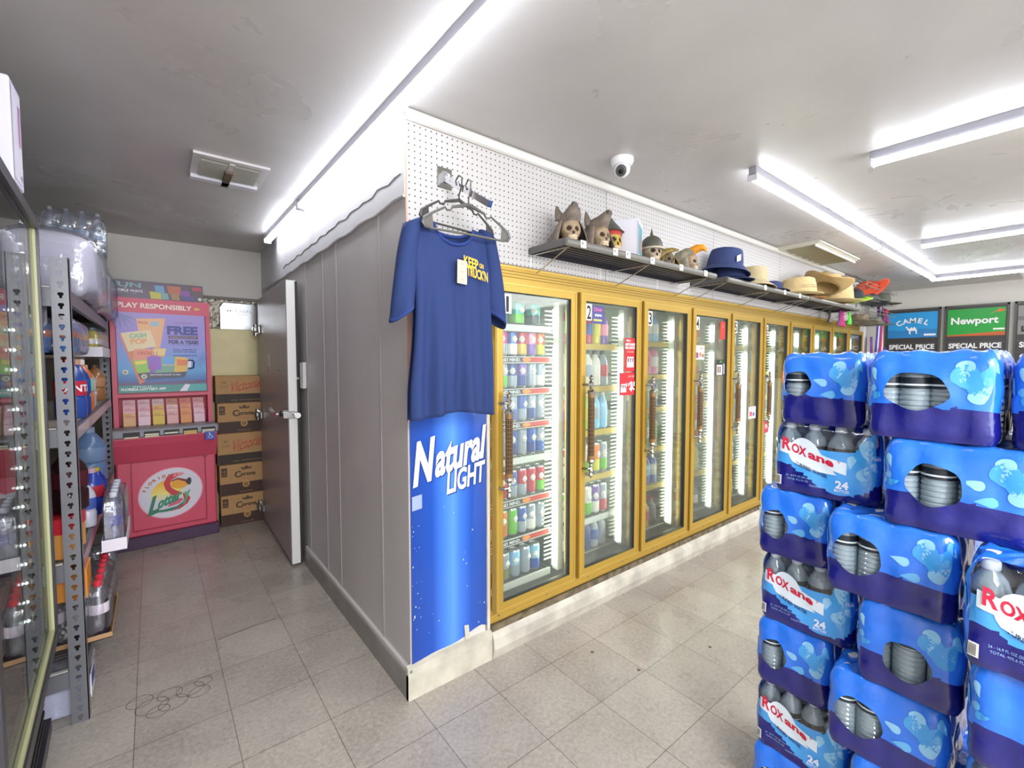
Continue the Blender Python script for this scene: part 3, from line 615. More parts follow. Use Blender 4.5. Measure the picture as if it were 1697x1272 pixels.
# ---------------------------------------------------------------- shelves above the coolers
GS = M('5e5c5c', .4, metal=.3); GSD = M('23212a', .5); CHW = M('b9b9b6', .3, metal=.8)
def wall_shelf(x0, x1, z, label, tags, d=.25):
    t = thing('wall_shelf', label, 'shelf', (x0, -.008, z)); L = x1-x0
    def f(b):
        b.box((0, -d, -.004), (L, 0, 0), GS); b.box((0, -d, -.032), (.004, 0, -.004), GS); b.box((L-.004, -d, -.032), (L, 0, -.004), GS); b.box((0, -.004, -.03), (L, 0, -.004), GSD)
        for k in range(7): b.box((.004, -d+.02+k*.032, -.012), (L-.004, -d+.04+k*.032, -.004), GSD)
    part('deck', t, f, smooth=False)
    def f(b):
        n = 8; P = [(-d-.002-.016*sin(pi*k/n), -.018+.018*cos(pi*k/n)) for k in range(n+1)]
        b.add([(x, y, zz) for x in (0, L) for y, zz in P], [(k, k+1, k+n+2, k+n+1) for k in range(n)]+[tuple(range(n+1)), tuple(range(n+1, 2*n+2))[::-1]], M('75736d', .35, metal=.2))
    part('rounded_front', t, f)
    for k, x in enumerate((.05, L*.5, L-.05)):
        def f(b):
            b.tube([(x, -d+.02, -.034), (x-.02, -d+.01, -.036), (x+.0, -.02, -.11), (x, -.0, -.115)], .0028, CHW, n=5)
            b.tube([(x-.02, -d+.02, -.036), (x-.045, -.06, -.04), (x-.05, 0, -.042)], .0028, CHW, n=5)
        part('wire_bracket', t, f)
    for x in tags:
        def f(b):
            T = Matrix.Translation((x, -d-.0185, -.018))
            b.bbox((x-.018, -d-.0205, -.036), (x+.018, -d-.0175, -.002), M('e9e6de', .5), .001); b.box((x-.01, -d-.0212, -.022), (x-.003, -d-.0203, -.01), M('47465a', .5)); b.text('4.99', x+.007, -.024, .006, M('55525a', .5), XZ(0, -d-.0213, 0))
        part('price_tag', t, f, smooth=False)
wall_shelf(.648, 1.98, 1.98, 'grey wall shelf carrying the skull figures', (.10, .33, .43, .64, .92, 1.19))
wall_shelf(2.13, 3.55, 1.98, 'grey wall shelf carrying the navy and beige hats', (.55, .9, 1.2))
wall_shelf(3.57, 4.95, 1.985, 'grey wall shelf carrying the straw hats', ())
# skulls
BONE = M('9c866a', .55, noise=.25, nscale=40, bump=.2, bscale=60); SOCK = M('3a2a24', .8); TOOTH = M('c9b69a', .5); FUR = M('7d7165', .75, noise=.35, nscale=30, bump=.5, bscale=60)
def skull_head(b, s=1, bone=BONE, c=(0, 0, 0)):
    """skull facing -y, about .13 tall"""
    def fn(u, v):
        th = u*2*pi; ph = (v-.5)*pi; x = cos(ph)*sin(th); y = -cos(ph)*cos(th); z = sin(ph)
        X, Y, Z = x*.048, y*.056, z*.062
        if z < 0: X *= 1-.35*(-z); Z *= 1.05
        if y < 0:
            def g(cx, cz, r): return exp(-(((X-cx)**2+(Z-cz)**2)/r**2))
            Y += .020*(g(.019, .005, .0125)+g(-.019, .005, .0125))+.011*g(0, -.014, .007)-.006*g(.03, -.014, .01)-.006*g(-.03, -.014, .01)-.004*g(0, -.036, .018)
            Y += .003*g(0, -.036, .004)
        return (c[0]+X*s, c[1]+Y*s, c[2]+(Z+.064)*s)
    def mf(u, v):
        p = fn(u, v); X = (p[0]-c[0])/s; Z = (p[2]-c[2])/s-.064; fr = u < .22 or u > .78
        if fr and (((abs(X)-.019)/.0115)**2+((Z-.005)/.0105)**2 < 1 or (X/.006)**2+((Z+.014)/.009)**2 < 1): return SOCK
        if fr and abs(X) < .022 and -.046 < Z < -.028: return TOOTH
        return bone
    b.grid(fn, 84, 60, None, wrap=True, matfn=mf)
    for r in (-.0315, -.042):
        for k in range(7): 
            x = (k-3)*.0056; b.bbox((c[0]+(x-.0024)*s, c[1]-.052*s+abs(x)*.25*s, c[2]+(.064+r-.0042)*s), (c[0]+(x+.0024)*s, c[1]-.040*s, c[2]+(.064+r+.0042)*s), TOOTH, .0012)
def hood(b, s, mat, flare=1.0, zt=.135, cut=.30):
    """pelt over the skull, open in front"""
    def fn(u, v):
        th = (cut+(1-2*cut)*u)*2*pi if False else (pi*(1-cut)*(2*u-1)+pi)
        r = .062*(1-.62*v**2.6)*(1+.25*(1-v)*flare); r *= 1+.04*sin(9*th)
        return (sin(th)*r*s, -cos(th)*r*s*1.05+.004*s, v*zt*s)
    b.grid(fn, 28, 12, mat)
def ear(b, x, y, z, s, mat, lean=0):
    b.lathe([(.016*s, 0), (.013*s, .02*s), (.006*s, .04*s), (.0005, .052*s)], mat, c=(0, 0, 0), n=10, sx=1, sy=.5, T=Matrix.Translation((x*s, y*s, z*s)) @ Matrix.Rotation(lean, 4, 'Y'))
def wolf(loc, rz, label, s=1.12):
    t = thing('skull_figure', label, 'figure', loc, rz, 'skull figures on the wall shelf')
    part('skull', t, lambda b: skull_head(b, s*.93, c=(0, -.012*s, 0)))
    def f(b):
        hood(b, s, FUR, 1.1, .125); ear(b, -.034, .018, .108, s*1.1, FUR, -.25); ear(b, .034, .018, .108, s*1.1, FUR, .25)
        b.tube([(0, .045*s, .085*s), (0, .01, .108*s), (0, -.03*s, .122*s), (0, -.056*s, .143*s), (0, -.070*s, .152*s)], [.035*s, .042*s, .032*s, .020*s, .013*s], FUR, n=14)
        b.tube([(0, -.066*s, .155*s), (0, -.078*s, .152*s)], [.012*s, .009*s], M('4e4840', .6), n=10)
    part('wolf_pelt', t, f, mods=(('SOLIDIFY', {'thickness': .004, 'offset': 1}),))
    return t
ZS = 1.981
wolf((.785, -.15, ZS), radians(-28), 'leftmost skull figure under a wolf pelt, nearest the shelf corner')
wolf((.972, -.165, ZS), radians(-6), 'second skull figure under a wolf pelt, tagged, beside the multicoloured one')
t = thing('skull_figure', 'yellow skull figure with red band and grey pointed hat beside the white box', 'figure', (1.10, -.15, ZS), radians(-12), 'skull figures on the wall shelf')
part('skull', t, lambda b: skull_head(b, 1.1, M('b89a3c', .5, noise=.35, nscale=25)))
def f(b):
    b.lathe([(.056, .1), (.057, .112), (.05, .125)], M('a8352c', .6), n=18); b.lathe([(.066, .122), (.055, .13), (.04, .15), (.022, .17), (.008, .19), (.001, .198)], M('5d6058', .6, noise=.3, nscale=30), n=16, sx=1.05)
part('hat', t, f)
t = thing('gift_box', 'plain white box with a blue printed end on the skull shelf', 'box', (1.245, -.125, ZS), radians(-62))
def f(b): b.bbox((-.11, -.075, 0), (.085, .07, .205), M('d6d5dd', .5), .003)
part('carton', t, f, smooth=False)
def f(b):
    F = lambda u, v, t=0: (.0852+t, u, v)
    b.poly([(-.08, .005), (.065, .005), (.065, .19), (-.08, .19)], M('cfe6f2', .4), F); b.poly([(-.065, .02), (.055, .02), (.055, .175), (-.065, .175)], M('4b9aa8', .4), lambda u, v, t=0: (.0858, u, v))
    b.poly([(-.04, .04), (.03, .04), (.04, .1), (-.02, .12)], M('b07a70', .4), lambda u, v, t=0: (.0863, u, v))
part('printed_end', t, f, smooth=False)
t = thing('skull_figure', 'skull figure in a dark spiked helmet with a pale rim', 'figure', (1.475, -.14, ZS), radians(-22), 'skull figures on the wall shelf')
part('skull', t, lambda b: skull_head(b, 1.12, M('ab9a80', .55, noise=.3, nscale=30)))
def f(b):
    G = M('55544a', .4, noise=.2, nscale=20)
    b.lathe([(.068, .088), (.068, .098), (.062, .099), (.060, .125), (.048, .150), (.028, .166), (.010, .171), (.008, .182), (.004, .20), (.001, .215)], [M('b5a995', .5), M('b5a995', .5)]+[G]*7, n=22, sy=1.08)
part('helmet', t, f)
t = thing('skull_figure', 'low patterned yellow and brown figure between helmet skull and eagle skull', 'figure', (1.655, -.13, ZS), radians(-20), 'skull figures on the wall shelf')
PAT = M('8f7a30', .5, noise=.6, nscale=60)
part('skull', t, lambda b: skull_head(b, .85, M('7c6a50', .6, noise=.5, nscale=50)))
def f(b):
    hood(b, .98, PAT, 1.2, .10); b.tube([(-.05, .02, .07), (-.03, 0, .105), (.02, -.02, .118), (.05, -.04, .115)], [.03, .022, .014, .005], PAT, n=10)
part('hood', t, f, mods=(('SOLIDIFY', {'thickness': .004}),))
t = thing('skull_figure', 'skull figure under an eagle head with a big yellow beak', 'figure', (1.85, -.14, ZS), radians(8), 'skull figures on the wall shelf')
part('skull', t, lambda b: skull_head(b, .98, c=(.0, -.02, 0)))
FE = M('8d8672', .7, noise=.35, nscale=35, bump=.5, bscale=70)
def f(b): hood(b, 1.05, FE, 1.6, .115); b.tube([(-.03, .05, .05), (-.02, .03, .10), (0, -.01, .125), (.01, -.045, .128)], [.04, .045, .036, .026], FE, n=14)
part('eagle_head', t, f, mods=(('SOLIDIFY', {'thickness': .004}),))
part('beak', t, lambda b: b.tube([(.008, -.03, .135), (.012, -.065, .15), (.015, -.095, .150), (.016, -.112, .135), (.016, -.116, .122)], [.028, .026, .02, .011, .003], M('d98f1c', .4), n=12))
# hats
def hat(name, label, loc, rz, mat, crown_r, crown_h, brim, curl=0, tilt=(0, 0), band=None, cat='hat', group=None, dent=0, droop=0, back=1, nm='crown'):
    t = thing(name, label, cat, loc, rz, group)
    Tm = Matrix.Rotation(tilt[0], 4, 'X') @ Matrix.Rotation(tilt[1], 4, 'Y')
    def fc(u, v):
        a = 2*pi*u; r = crown_r*(1-.22*v**2) if v < .8 else crown_r*(1-.22*.64)*(1-((v-.8)/.2)**1.5); z = crown_h*min(1, v/.8)-(dent*exp(-(r*cos(a)/(crown_r*.35))**2) if v > .6 else 0)+(.012*sin(pi*(v-.8)/.2) if v > .8 else 0)*.5
        return Tm @ Vector((max(r, .0005)*cos(a)*.88, max(r, .0005)*sin(a)*1.08, z))
    part(nm, t, lambda b: b.grid(fc, 28, 14, mat, wrap=True))
    def fb(u, v):
        a = 2*pi*u; r = crown_r*.98+brim*v; side = abs(cos(a))
        return Tm @ Vector((r*cos(a)*.9, r*sin(a)*1.08, curl*side**1.5*v**1.6-droop*v*(1-.6*side if curl else 1)+.002))
    part('brim', t, lambda b: b.grid(fb, 36, 6, mat, wrap=True), mods=(('SOLIDIFY', {'thickness': .003}),))
    if band:
        part('hat_band', t, lambda b: b.lathe([(crown_r*1.01, .004), (crown_r*1.0, .026)], band, n=28, sx=.9, sy=1.1, T=Tm))
    return t
def cap_(label, loc, rz, mat, bill, r=.085, tilt=(0, 0), extra=None):
    t = thing('baseball_cap', label, 'cap', loc, rz, 'caps on the rack at the end of the coolers')
    Tm = Matrix.Rotation(tilt[0], 4, 'X') @ Matrix.Rotation(tilt[1], 4, 'Y')
    part('crown', t, lambda b: b.lathe([(r, 0), (r*1.02, .03), (r*.9, .065), (r*.6, .095), (r*.2, .108), (.006, .109), (.005, .114), (.0005, .115)], mat, n=20, sy=1.1, T=Tm))
    def fb(u, v):
        a = pi+pi*u; rr = r*(.98+.8*v*sin(pi*u)); return Tm @ Vector((rr*cos(a)*(1-.1*v), rr*sin(a)*1.15-.0, .012-.02*v-.25*(cos(a)*r)**2/r*(v)))
    part('bill', t, lambda b: b.grid(fb, 16, 5, bill), mods=(('SOLIDIFY', {'thickness': .004}),))
    return t
NAVY = M('2c3a66', .85, noise=.15, nscale=60); STRAW = M('d3b377', .7, noise=.3, nscale=120, bump=.4, bscale=180); STRAW2 = M('d9c08a', .7, noise=.25, nscale=100, bump=.4, bscale=160)
hat('bucket_hat', 'navy bucket hat lying under a second navy hat', (2.42, -.14, ZS+.03), 0, NAVY, .105, .08, .05, droop=.02, group='navy bucket hats stacked at the shelf end')
hat('bucket_hat', 'navy bucket hat with a white patch on top of another navy hat', (2.34, -.14, ZS+.095), .3, NAVY, .11, .125, .05, droop=.045, tilt=(.08, .18), group='navy bucket hats stacked at the shelf end')
b = MB(); b.poly([(-.03, -.02), (.03, -.02), (.03, .02), (-.03, .02)], M('d8d8dc', .6), lambda u, v, t=0: (-.055+u*.75, -.100+u*-.3, .05+v+u*.3)); 
o = b.build('patch'); o.parent = bpy.data.objects['bucket_hat.001']
hat('bucket_hat', 'beige bucket hat beside the navy hats', (2.80, -.13, ZS+.045), 0, M('b9a982', .8, noise=.15, nscale=50), .10, .11, .06, droop=.045, tilt=(0, .12))
hat('bucket_hat', 'small navy hat lying flat behind the beige one', (3.12, -.13, ZS+.03), 0, NAVY, .085, .05, .05, droop=.025, tilt=(0, .1))
t = hat('cowboy_hat', 'straw cowboy hat upside on its crown showing punched side band', (3.70, -.14, ZS+.03), .2, STRAW2, .125, .15, .05, curl=.02, dent=.01, group=None)
def f(b):
    for k in range(26):
        a = pi+.25+k*.1; 
        for j in (0, 1): b.lathe([(.0035, 0), (.0005, .001)], M('6b532c', .8), T=Matrix.Translation((.111*cos(a), .136*sin(a), .06+.016*j)) @ Matrix.Rotation(a, 4, 'Z') @ Matrix.Rotation(pi/2, 4, 'Y'), n=6)
part('punched_holes', t, f)
hat('cowboy_hat', 'big tan cowboy hat with wide rolled brim leaning over the others', (4.14, -.21, ZS+.135), radians(-60), STRAW, .115, .125, .11, curl=.10, tilt=(-.25, .3), dent=.03)
hat('cowboy_hat', 'tall round straw hat under the metal basket', (4.66, -.15, ZS+.04), 0, STRAW2, .135, .195, .09, curl=.03, dent=.01, band=M('c7a55f', .6))
hat('straw_hat', 'flat orange-brimmed straw hat at the front of the shelf', (3.80, -.17, ZS+.006), 0, M('c98a52', .7, noise=.2, nscale=80), .09, .02, .05, curl=.0)
# end rack of caps and hats
t = thing('hat_rack', 'chrome wire hat rack reaching out from the end of the cooler wall', 'rack', (5.35, -.01, 1.98))
def f(b):
    for z in (.0, .13, .27):
        for y in (-.06, -.15, -.25): b.tube([(-.2, y, z), (1.05, y, z)], .004, CHW, n=5)
        for k in range(8): b.tube([(-.2+k*.178, -.0, z), (-.2+k*.178, -.27, z)], .003, CHW, n=5)
        b.tube([(-.2, -.27, z), (-.22, -.27, z+.03), (1.07, -.27, z+.03), (1.05, -.27, z)], .003, CHW, n=5)
part('wire_tiers', t, f)
for x in (-.1, .5, 1.0): part('upright', t, lambda b: b.box((x-.01, -.01, -.1), (x+.01, .003, .38), CHW), smooth=False)
t = thing('wire_basket', 'small dark wire basket standing on the shelf behind the straw hat', 'basket', (4.75, -.12, 2.19))
def f(b):
    for k in range(12): b.tube([(.11*cos(k*pi/6), .07*sin(k*pi/6), -.20), (.12*cos(k*pi/6), .08*sin(k*pi/6), .1)], .002, M('4a443c', .4, metal=.5), n=4)
    for z in (-.2, 0, .05, .1): b.tube([((.11+.01*z*10)*cos(k*pi/12), (.075)*sin(k*pi/12), z) for k in range(24)], .003, M('8a8070', .4, metal=.5), n=4, closed=True)
part('wire_cage', t, f)
part('contents', t, lambda b: b.lathe([(.085, 0), (.1, .02), (.09, .06), (.04, .075), (.001, .078)], M('4d3f33', .8, noise=.5, nscale=60), n=16, sy=.7))
GRN = M('9ecb2e', .6); 
cap_('black cap with neon green patches next to the straw hat', (5.22, -.15, 2.115), -.3, M('2a3138', .7, noise=.3, nscale=30), GRN, .09, (.1, -.3))
cap_('bright orange cap standing above the dark caps', (5.62, -.16, 2.23), .4, M('dc5530', .7), M('c84a28', .7), .115, (-.5, .5))
cap_('dark grey cap with long bill in front of the orange cap', (5.75, -.16, 2.115), 0, M('3c4548', .7), M('3b4346', .7), .09, (0, .2))
hat('bush_hat', 'round grey-green bush hat with wide brim at the rack end', (6.22, -.16, 2.145), 0, M('5a5c50', .8, noise=.25, nscale=40), .095, .11, .10, droop=.02)
hat('camouflage_hat', 'camouflage hat with a floppy brim on the lower tier', (5.35, -.17, 1.875), 0, M('8a7a62', .8, noise=.55, nscale=22), .085, .07, .09, droop=.015, tilt=(0, .1), group=None)
hat('camouflage_hat', 'folded grey-green camouflage hat behind a floppy one on the lower tier', (5.9, -.17, 1.87), 0, M('6f7468', .8, noise=.4, nscale=25), .085, .075, .11, droop=.01)
t = thing('lower_rack', 'short chrome wire rack under the caps holding camouflage hats', 'rack', (5.2, -.01, 1.865))
def f(b):
    for y in (-.05, -.15, -.27): b.tube([(0, y, 0), (.95, y, 0)], .003, CHW, n=5)
    for k in range(6): b.tube([(k*.19, .0, 0), (k*.19, -.28, 0)], .003, CHW, n=5)
part('wire_tier', t, f)
def strap(name, label, cat, x, y, z0, z1, wd, cols, th=.03, group=None):
    b = MB(); n = len(cols)
    for i, c in enumerate(cols):
        def fn(u, v): 
            a = i+u; X = x+wd*(a/n-.5)*(1-.35*v+.0); return (X, y-th*.5*sin(pi*u)-.01*sin(3*v+i), z0+(z1-z0)*v)
        b.grid(fn, 4, 10, M(c, .6))
    tag(b.build(name, mods=(('SOLIDIFY', {'thickness': .006}),)), label, cat, group)
strap('striped_scarf', 'blue white and red striped cloths hanging at the far end of the coolers', 'scarf', 6.5, -.10, 1.45, 2.14, .40, ['39348f', 'd9d4dd', '39348f', 'c2283a', 'd9d4dd', '6a2f86', 'c2283a', 'd9d4dd', 'c4202e', '39348f'])
strap('red_cloth', 'plain red and purple cloth hanging under the bush hat', 'cloth', 6.45, -.17, 1.93, 2.09, .30, ['7a2a5a', '5a3080', 'cf2030', 'cc1e2c'])
strap('magenta_cloth', 'magenta cloth hanging below the straw hat shelf', 'cloth', 4.9, -.13, 1.80, 1.97, .24, ['8e3a8a', 'c0306c', 'b82a5c', 'c84a7c'])
strap('green_cloth', 'bright green cloth hanging next to the magenta cloth', 'cloth', 5.14, -.13, 1.83, 1.97, .09, ['4fc23e', '5ed04a'])
strap('dark_strap', 'dark straps hanging at the end of the pegboard', 'strap', 4.62, -.10, 1.83, 1.97, .09, ['3a3836', '8a8480', '37506a'])
strap('small_flag', 'small orange and purple pointed cloth beyond the last cooler door', 'cloth', 6.33, -.06, 1.42, 1.74, .16, ['6a3a8a', 'd0653a', '3a3f88'])
strap('blue_cloth', 'bunched royal blue cloth hanging in front of the striped cloths', 'cloth', 6.33, -.2, 1.46, 1.60, .22, ['1f3490', '2a44a8', '1c2f88'])
# ---------------------------------------------------------------- cigarette price signs on the far wall
def sign(y0, label, col, word, big=True):
    t = thing('price_sign', label, 'sign', (7.5, y0, 0), 0, 'cigarette price signs on the far wall')
    F = lambda d: (lambda u, v, t=0: (-.03-d-t, -u, v)); Wd = .585; K = M('3c3b3b', .4)
    def f(b):
        b.box((-.03, -Wd, 1.15), (0, 0, 2.16), K)
        for a, c in (((-.045, -Wd, 1.15), (-.03, -Wd+.02, 2.16)), ((-.045, -.02, 1.15), (-.03, 0, 2.16)), ((-.045, -Wd, 2.135), (-.03, 0, 2.16)), ((-.04, -Wd, 1.675), (-.03, 0, 1.69)), ((-.04, -Wd, 1.54), (-.03, 0, 1.55))): b.box(a, c, M('55534f', .4, metal=.4))
    part('panel', t, f, smooth=False)
    def f(b):
        z0, z1 = 1.76, 2.11
        b.poly([(.03, z0), (Wd-.03, z0), (Wd-.03, z1), (.03, z1)], M(col, .35), F(.001)); Wt = M('f3f3f3', .5)
        if word == 'CAMEL':
            b.poly([(.03, 1.76), (Wd-.03, 1.76), (Wd-.03, 1.87), (.40, 1.885), (.2, 1.86), (.03, 1.875)], M('2f86c6', .4), F(.002))
            for i, ch in enumerate('CAMEL'):
                a = (i-2)*.30; b.text(ch, .30+.26*sin(a), 1.80+.20*cos(a), .066, Wt, F(.004), bold=.03, rot=-a*.8)
            cm = [(-.08, .03), (-.07, .045), (-.055, .04), (-.045, .015), (-.03, .01), (-.015, .035), (0, .015), (.018, .038), (.035, .01), (.045, -.005), (.05, -.06), (.035, -.06), (.03, -.02), (.0, -.02), (-.02, -.02), (-.02, -.065), (-.035, -.065), (-.04, -.015), (-.055, -.005), (-.065, .025)]
            cx, cz = .30, 1.875
            b.add([F(.004)(cx+p[0], cz+p[1]) for p in cm], [(0, 1, 2, 19), (2, 3, 18, 19), (3, 4, 17, 18), (4, 5, 6, 13, 14), (14, 15, 16, 17, 4), (6, 7, 8, 13), (8, 9, 12, 13), (9, 10, 11, 12)], Wt)
            b.poly([(.42, 1.785), (.54, 1.785), (.54, 1.81), (.42, 1.81)], Wt, F(.003))
        elif word == 'Newport':
            b.poly([(.03, 1.76), (Wd-.03, 1.76), (Wd-.03, 1.81), (.03, 1.775)], M('c4622a', .4), F(.002)); b.text('Newport', .28, 1.96, .085, Wt, F(.004), bold=.03, wfix=.43)
            b.poly([(.42, 2.03), (.49, 2.065), (.49, 2.05), (.56, 2.07), (.49, 2.095), (.49, 2.08)], M('e0652c', .4), F(.003)); b.poly([(.45, 1.83), (.55, 1.83), (.55, 1.85), (.45, 1.85)], Wt, F(.003))
        else:
            b.poly([(.03, 1.93), (.55, 1.95), (.55, 2.0), (.03, 1.98)], M('6f6d70', .4), F(.002)); b.box((-.033, -.3, 1.79), (-.031, -.06, 1.86), M('2a2727', .4)); b.text('WARNING', .18, 1.825, .03, Wt, F(.004))
        b.text('SPECIAL PRICE', .29, 1.635, .062, Wt, F(.002), bold=.035, wfix=.48)
        b.text('$', .10, 1.47, .12, Wt, F(.002), bold=.02); b.text('PLUS', .45, 1.495, .055, Wt, F(.002), bold=.02); b.text('TAX', .45, 1.42, .05, Wt, F(.002), bold=.02)
    part('printed_face', t, f, smooth=False)
sign(.045, 'blue cigarette price sign with a white camel', '2f9fe0', 'CAMEL'); sign(-.575, 'green cigarette price sign with white lettering', '1fa03c', 'Newport'); sign(-1.20, 'grey cigarette price sign at the right edge of the photo', '8b8886', 'X')
# ---------------------------------------------------------------- beer poster on the pier
t = thing('beer_poster', 'blue vertical beer poster taped to the pier below the T-shirt', 'poster', (.006, -.003, 0))
BLU = gradmat('poster_blue', 0, [(0, '1d4397'), (.10, '2150b0'), (.175, '4a86ea'), (.205, '5a95f4'), (.24, '3f78e0'), (.30, '2053b4'), (.40, '1c4596')], .3, .3)
def f(b):
    def fn(u, v):
        x = u*.386; zb = .142+.035*u+.012*sin(u*9)*u-.012*max(0, u-.93)*14; return (x, -.001-.0025*(sin(u*5+v*3)+1)*(.3), zb+(1.25-zb)*v)
    b.grid(fn, 30, 20, BLU)
part('sheet', t, f)
def f(b):
    Wt = M('f1f1f4', .4); SH = M('16357f', .4)
    for d, m_, o in ((-.0062, SH, (.006, -.006)), (-.0074, Wt, (0, 0))):
        F = lambda u, v, t=0, d=d: (u, d, v+(u-.19)*.22)
        b.text('N', .062+o[0], 1.032+o[1], .170, m_, F, bold=.045, shear=.22, wfix=.105); b.text('atural', .247+o[0], 1.018+o[1], .142, m_, F, bold=.035, shear=.2, wfix=.268)
        F = lambda u, v, t=0, d=d: (u, d, v+(u-.19)*.15)
        b.text('LIGHT', .272+o[0], .893+o[1], .092, m_, F, bold=.03, shear=.12, wfix=.205)
part('lettering', t, f, smooth=False)
for n, q, m_ in (('clear_tape', ((.004, .80), (.05, .805), (.05, .865), (.004, .86)), M('9aa9c8', .3)), ('tape', ((.262, .15), (.288, .145), (.28, .215), (.256, .22)), M('c9c4b4', .5))):
    part(n, t, lambda b: b.poly(q, m_, lambda u, v, t=0: (u, -.0075, v)), smooth=False)
def f(b):
    for k in range(34): 
        x = random.choice([random.uniform(.002, .05), random.uniform(0, .39)]); z = random.uniform(.2, .8) if x > .05 else random.uniform(.2, .75); r = random.uniform(.0012, .003)
        b.lathe([(r, 0), (r*.5, .0006)], M('c9d0dc', .7), T=Matrix.Translation((x, -.0068, z)) @ Matrix.Rotation(pi/2, 4, 'X') @ Matrix.Diagonal((1, random.uniform(.6, 2), 1, 1)), n=6)
part('paint_chips', t, f)
# ---------------------------------------------------------------- faceout hook, hangers and T-shirt
t = thing('display_hook', 'chrome slanted display arm plugged into the pegboard above the T-shirt', 'hook', (.17, 0, 2.20))
part('back_plate', t, lambda b: b.bbox((-.03, -.008, -.045), (.045, -.0, .045), M('77756f', .35, metal=.7), .003))
def f(b):
    CR = M('d4d6dc', .12, metal=1)
    b.bbox((-.012, -.03, -.03), (.012, -.006, .02), CR, .003)
    T = Matrix.Translation((0, -.02, .0)) @ Matrix.Rotation(math.atan2(.2, .33), 4, 'X')
    b.box((-.009, -.385, -.014), (.009, 0, .010), CR, T)
    for k in range(7):
        y = -.03-k*.053; b.lathe([(.0085, .008), (.0085, .014), (.005, .02)], CR, T=T @ Matrix.Translation((0, y, 0)), n=10)
part('arm', t, f)
HG = M('57554f', .35)
def hanger(name, label, loc, rz, mat, wd=.205):
    t = thing('clothes_hanger', label, 'hanger', loc, rz, 'plastic hangers on the display arm')
    def f(b):
        b.tube([(0, .015, -.008), (.0, .02, .012), (0, 0, .026), (0, -.018, .014), (0, -.016, -.02), (0, 0, -.05), (0, 0, -.075)], .0035, mat, n=6)
    part('hook', t, f)
    def f(b):
        for s in (-1, 1):
            b.tube([(0, 0, -.07), (s*.03, 0, -.08), (s*.07, 0, -.092), (s*.078, 0, -.106), (s*.094, 0, -.106), (s*.10, 0, -.098), (s*wd*.8, 0, -.128), (s*wd*.97, 0, -.15), (s*wd, 0, -.168), (s*wd*.95, 0, -.181), (s*wd*.8, 0, -.185)], [.007, .007, .005, .004, .004, .004, .005, .006, .007, .006, .004], mat, n=8)
            b.prism([(s*wd*.99, -.15), (s*wd*.8, -.135), (s*wd*.78, -.182), (s*wd*.96, -.18)], .002, mat, lambda u, v, t=0: (u, -.001+t, v))
        b.tube([(-wd*.85, 0, -.185), (0, 0, -.183), (wd*.85, 0, -.185)], .0045, mat, n=6)
    part('shoulders', t, f)
    return t
hanger('h', 'empty dark grey plastic hanger crossing in front of the navy T-shirt', (.158, -.222, 2.098), radians(-4), HG, .19)
hanger('h', 'dark plastic hanger inside the neck of the navy T-shirt', (.155, -.158, 2.132), radians(8), M('3f3d3b', .4), .185)
TS = M('1e3366', .85, noise=.06, nscale=200, bump=.1, bscale=300)
t = thing('t_shirt', 'navy blue T-shirt on a hanger in front of the cooler corner', 'shirt', (.122, -.155, 0))
def shirt(b, sgn):
    ZS0, ZB = 1.975, 1.212
    def fn(u, v):
        s = 2*u-1; a = abs(s)
        zt = 1.975-.045*a if a > .42 else (1.955-(.075 if sgn < 0 else .03)*sqrt(max(0, 1-(a/.42)**2))+.0)
        hw = .203-.022*min(1, v*4)-.012*sin(pi*min(1, v*1.2))+.005*v
        x = hw*s+.012*v*s*0+.006*sin(v*5)*v
        z = zt+(ZB-zt)*v+.012*v*cos(s*3)*v
        th = (.016+.05*min(1, v*1.5)**.8)*sqrt(max(0, 1-a**2.4))*(1 if v > 0 else .4)
        if v < .08 and a > .42: th *= v/.08
        fold = .013*v*(sin(s*9+1+v)+.7*sin(s*17+2-v*2))+.004*sin(s*6+v*9)*v+.005*exp(-((a-.75)/.18)**2)*sin(v*14+s*7)*(1-v)
        y = sgn*th*.55-(.0 if sgn < 0 else .012)*0+fold
        return (x, y-.012 if sgn < 0 else y+.012, z)
    b.grid(fn, 60, 46, TS)
part('body', t, lambda b: (shirt(b, -1), shirt(b, 1)), mods=(('SOLIDIFY', {'thickness': .0025}),))
for s in (-1, 1):
    def f(b):
        def fn(u, v):
            a = 2*pi*u; cx = s*(.168+.052*v+.008*sin(v*4)); cz = 1.86-.268*v
            rx = .036+.006*v; rz = .085*(1-v)**1.5; fo = 1+.10*sin(3*a+v*6)*v
            x = cx+rx*cos(a)*fo; y = (.030+.012*v)*sin(a)*fo-.004; z = cz+rz*sin(pi*.5)*0+(.085*(1-v))*(1-abs(cos(a))*0)-(.03*cos(a)*s*v)+(.02*(1-v)*(-cos(a)*s))
            return (x, y, z)
        b.grid(fn, 28, 20, TS, wrap=True)
        b.grid(lambda u, v: tuple(Vector(fn(u, .955+.03*v))+Vector((fn(u, .955)[0]-s*(.168+.052), fn(u, .955)[1], 0))*.03), 28, 1, M('213a7c', .85), wrap=True)
    part('sleeve', t, f, mods=(('SOLIDIFY', {'thickness': .0025}),))
def f(b):
    P = []
    for k in range(25):
        a = pi*k/24; P.append((-.088*cos(a), -.020-.004*sin(a), 1.948-.068*sin(a)))
    b.tube(P, .006, M('1f377a', .85), n=8)
    P = [(-.088*cos(pi*k/24), .016, 1.948-.03*sin(pi*k/24)) for k in range(25)]
    b.tube(P, .006, M('1f377a', .85), n=8)
part('collar', t, f)
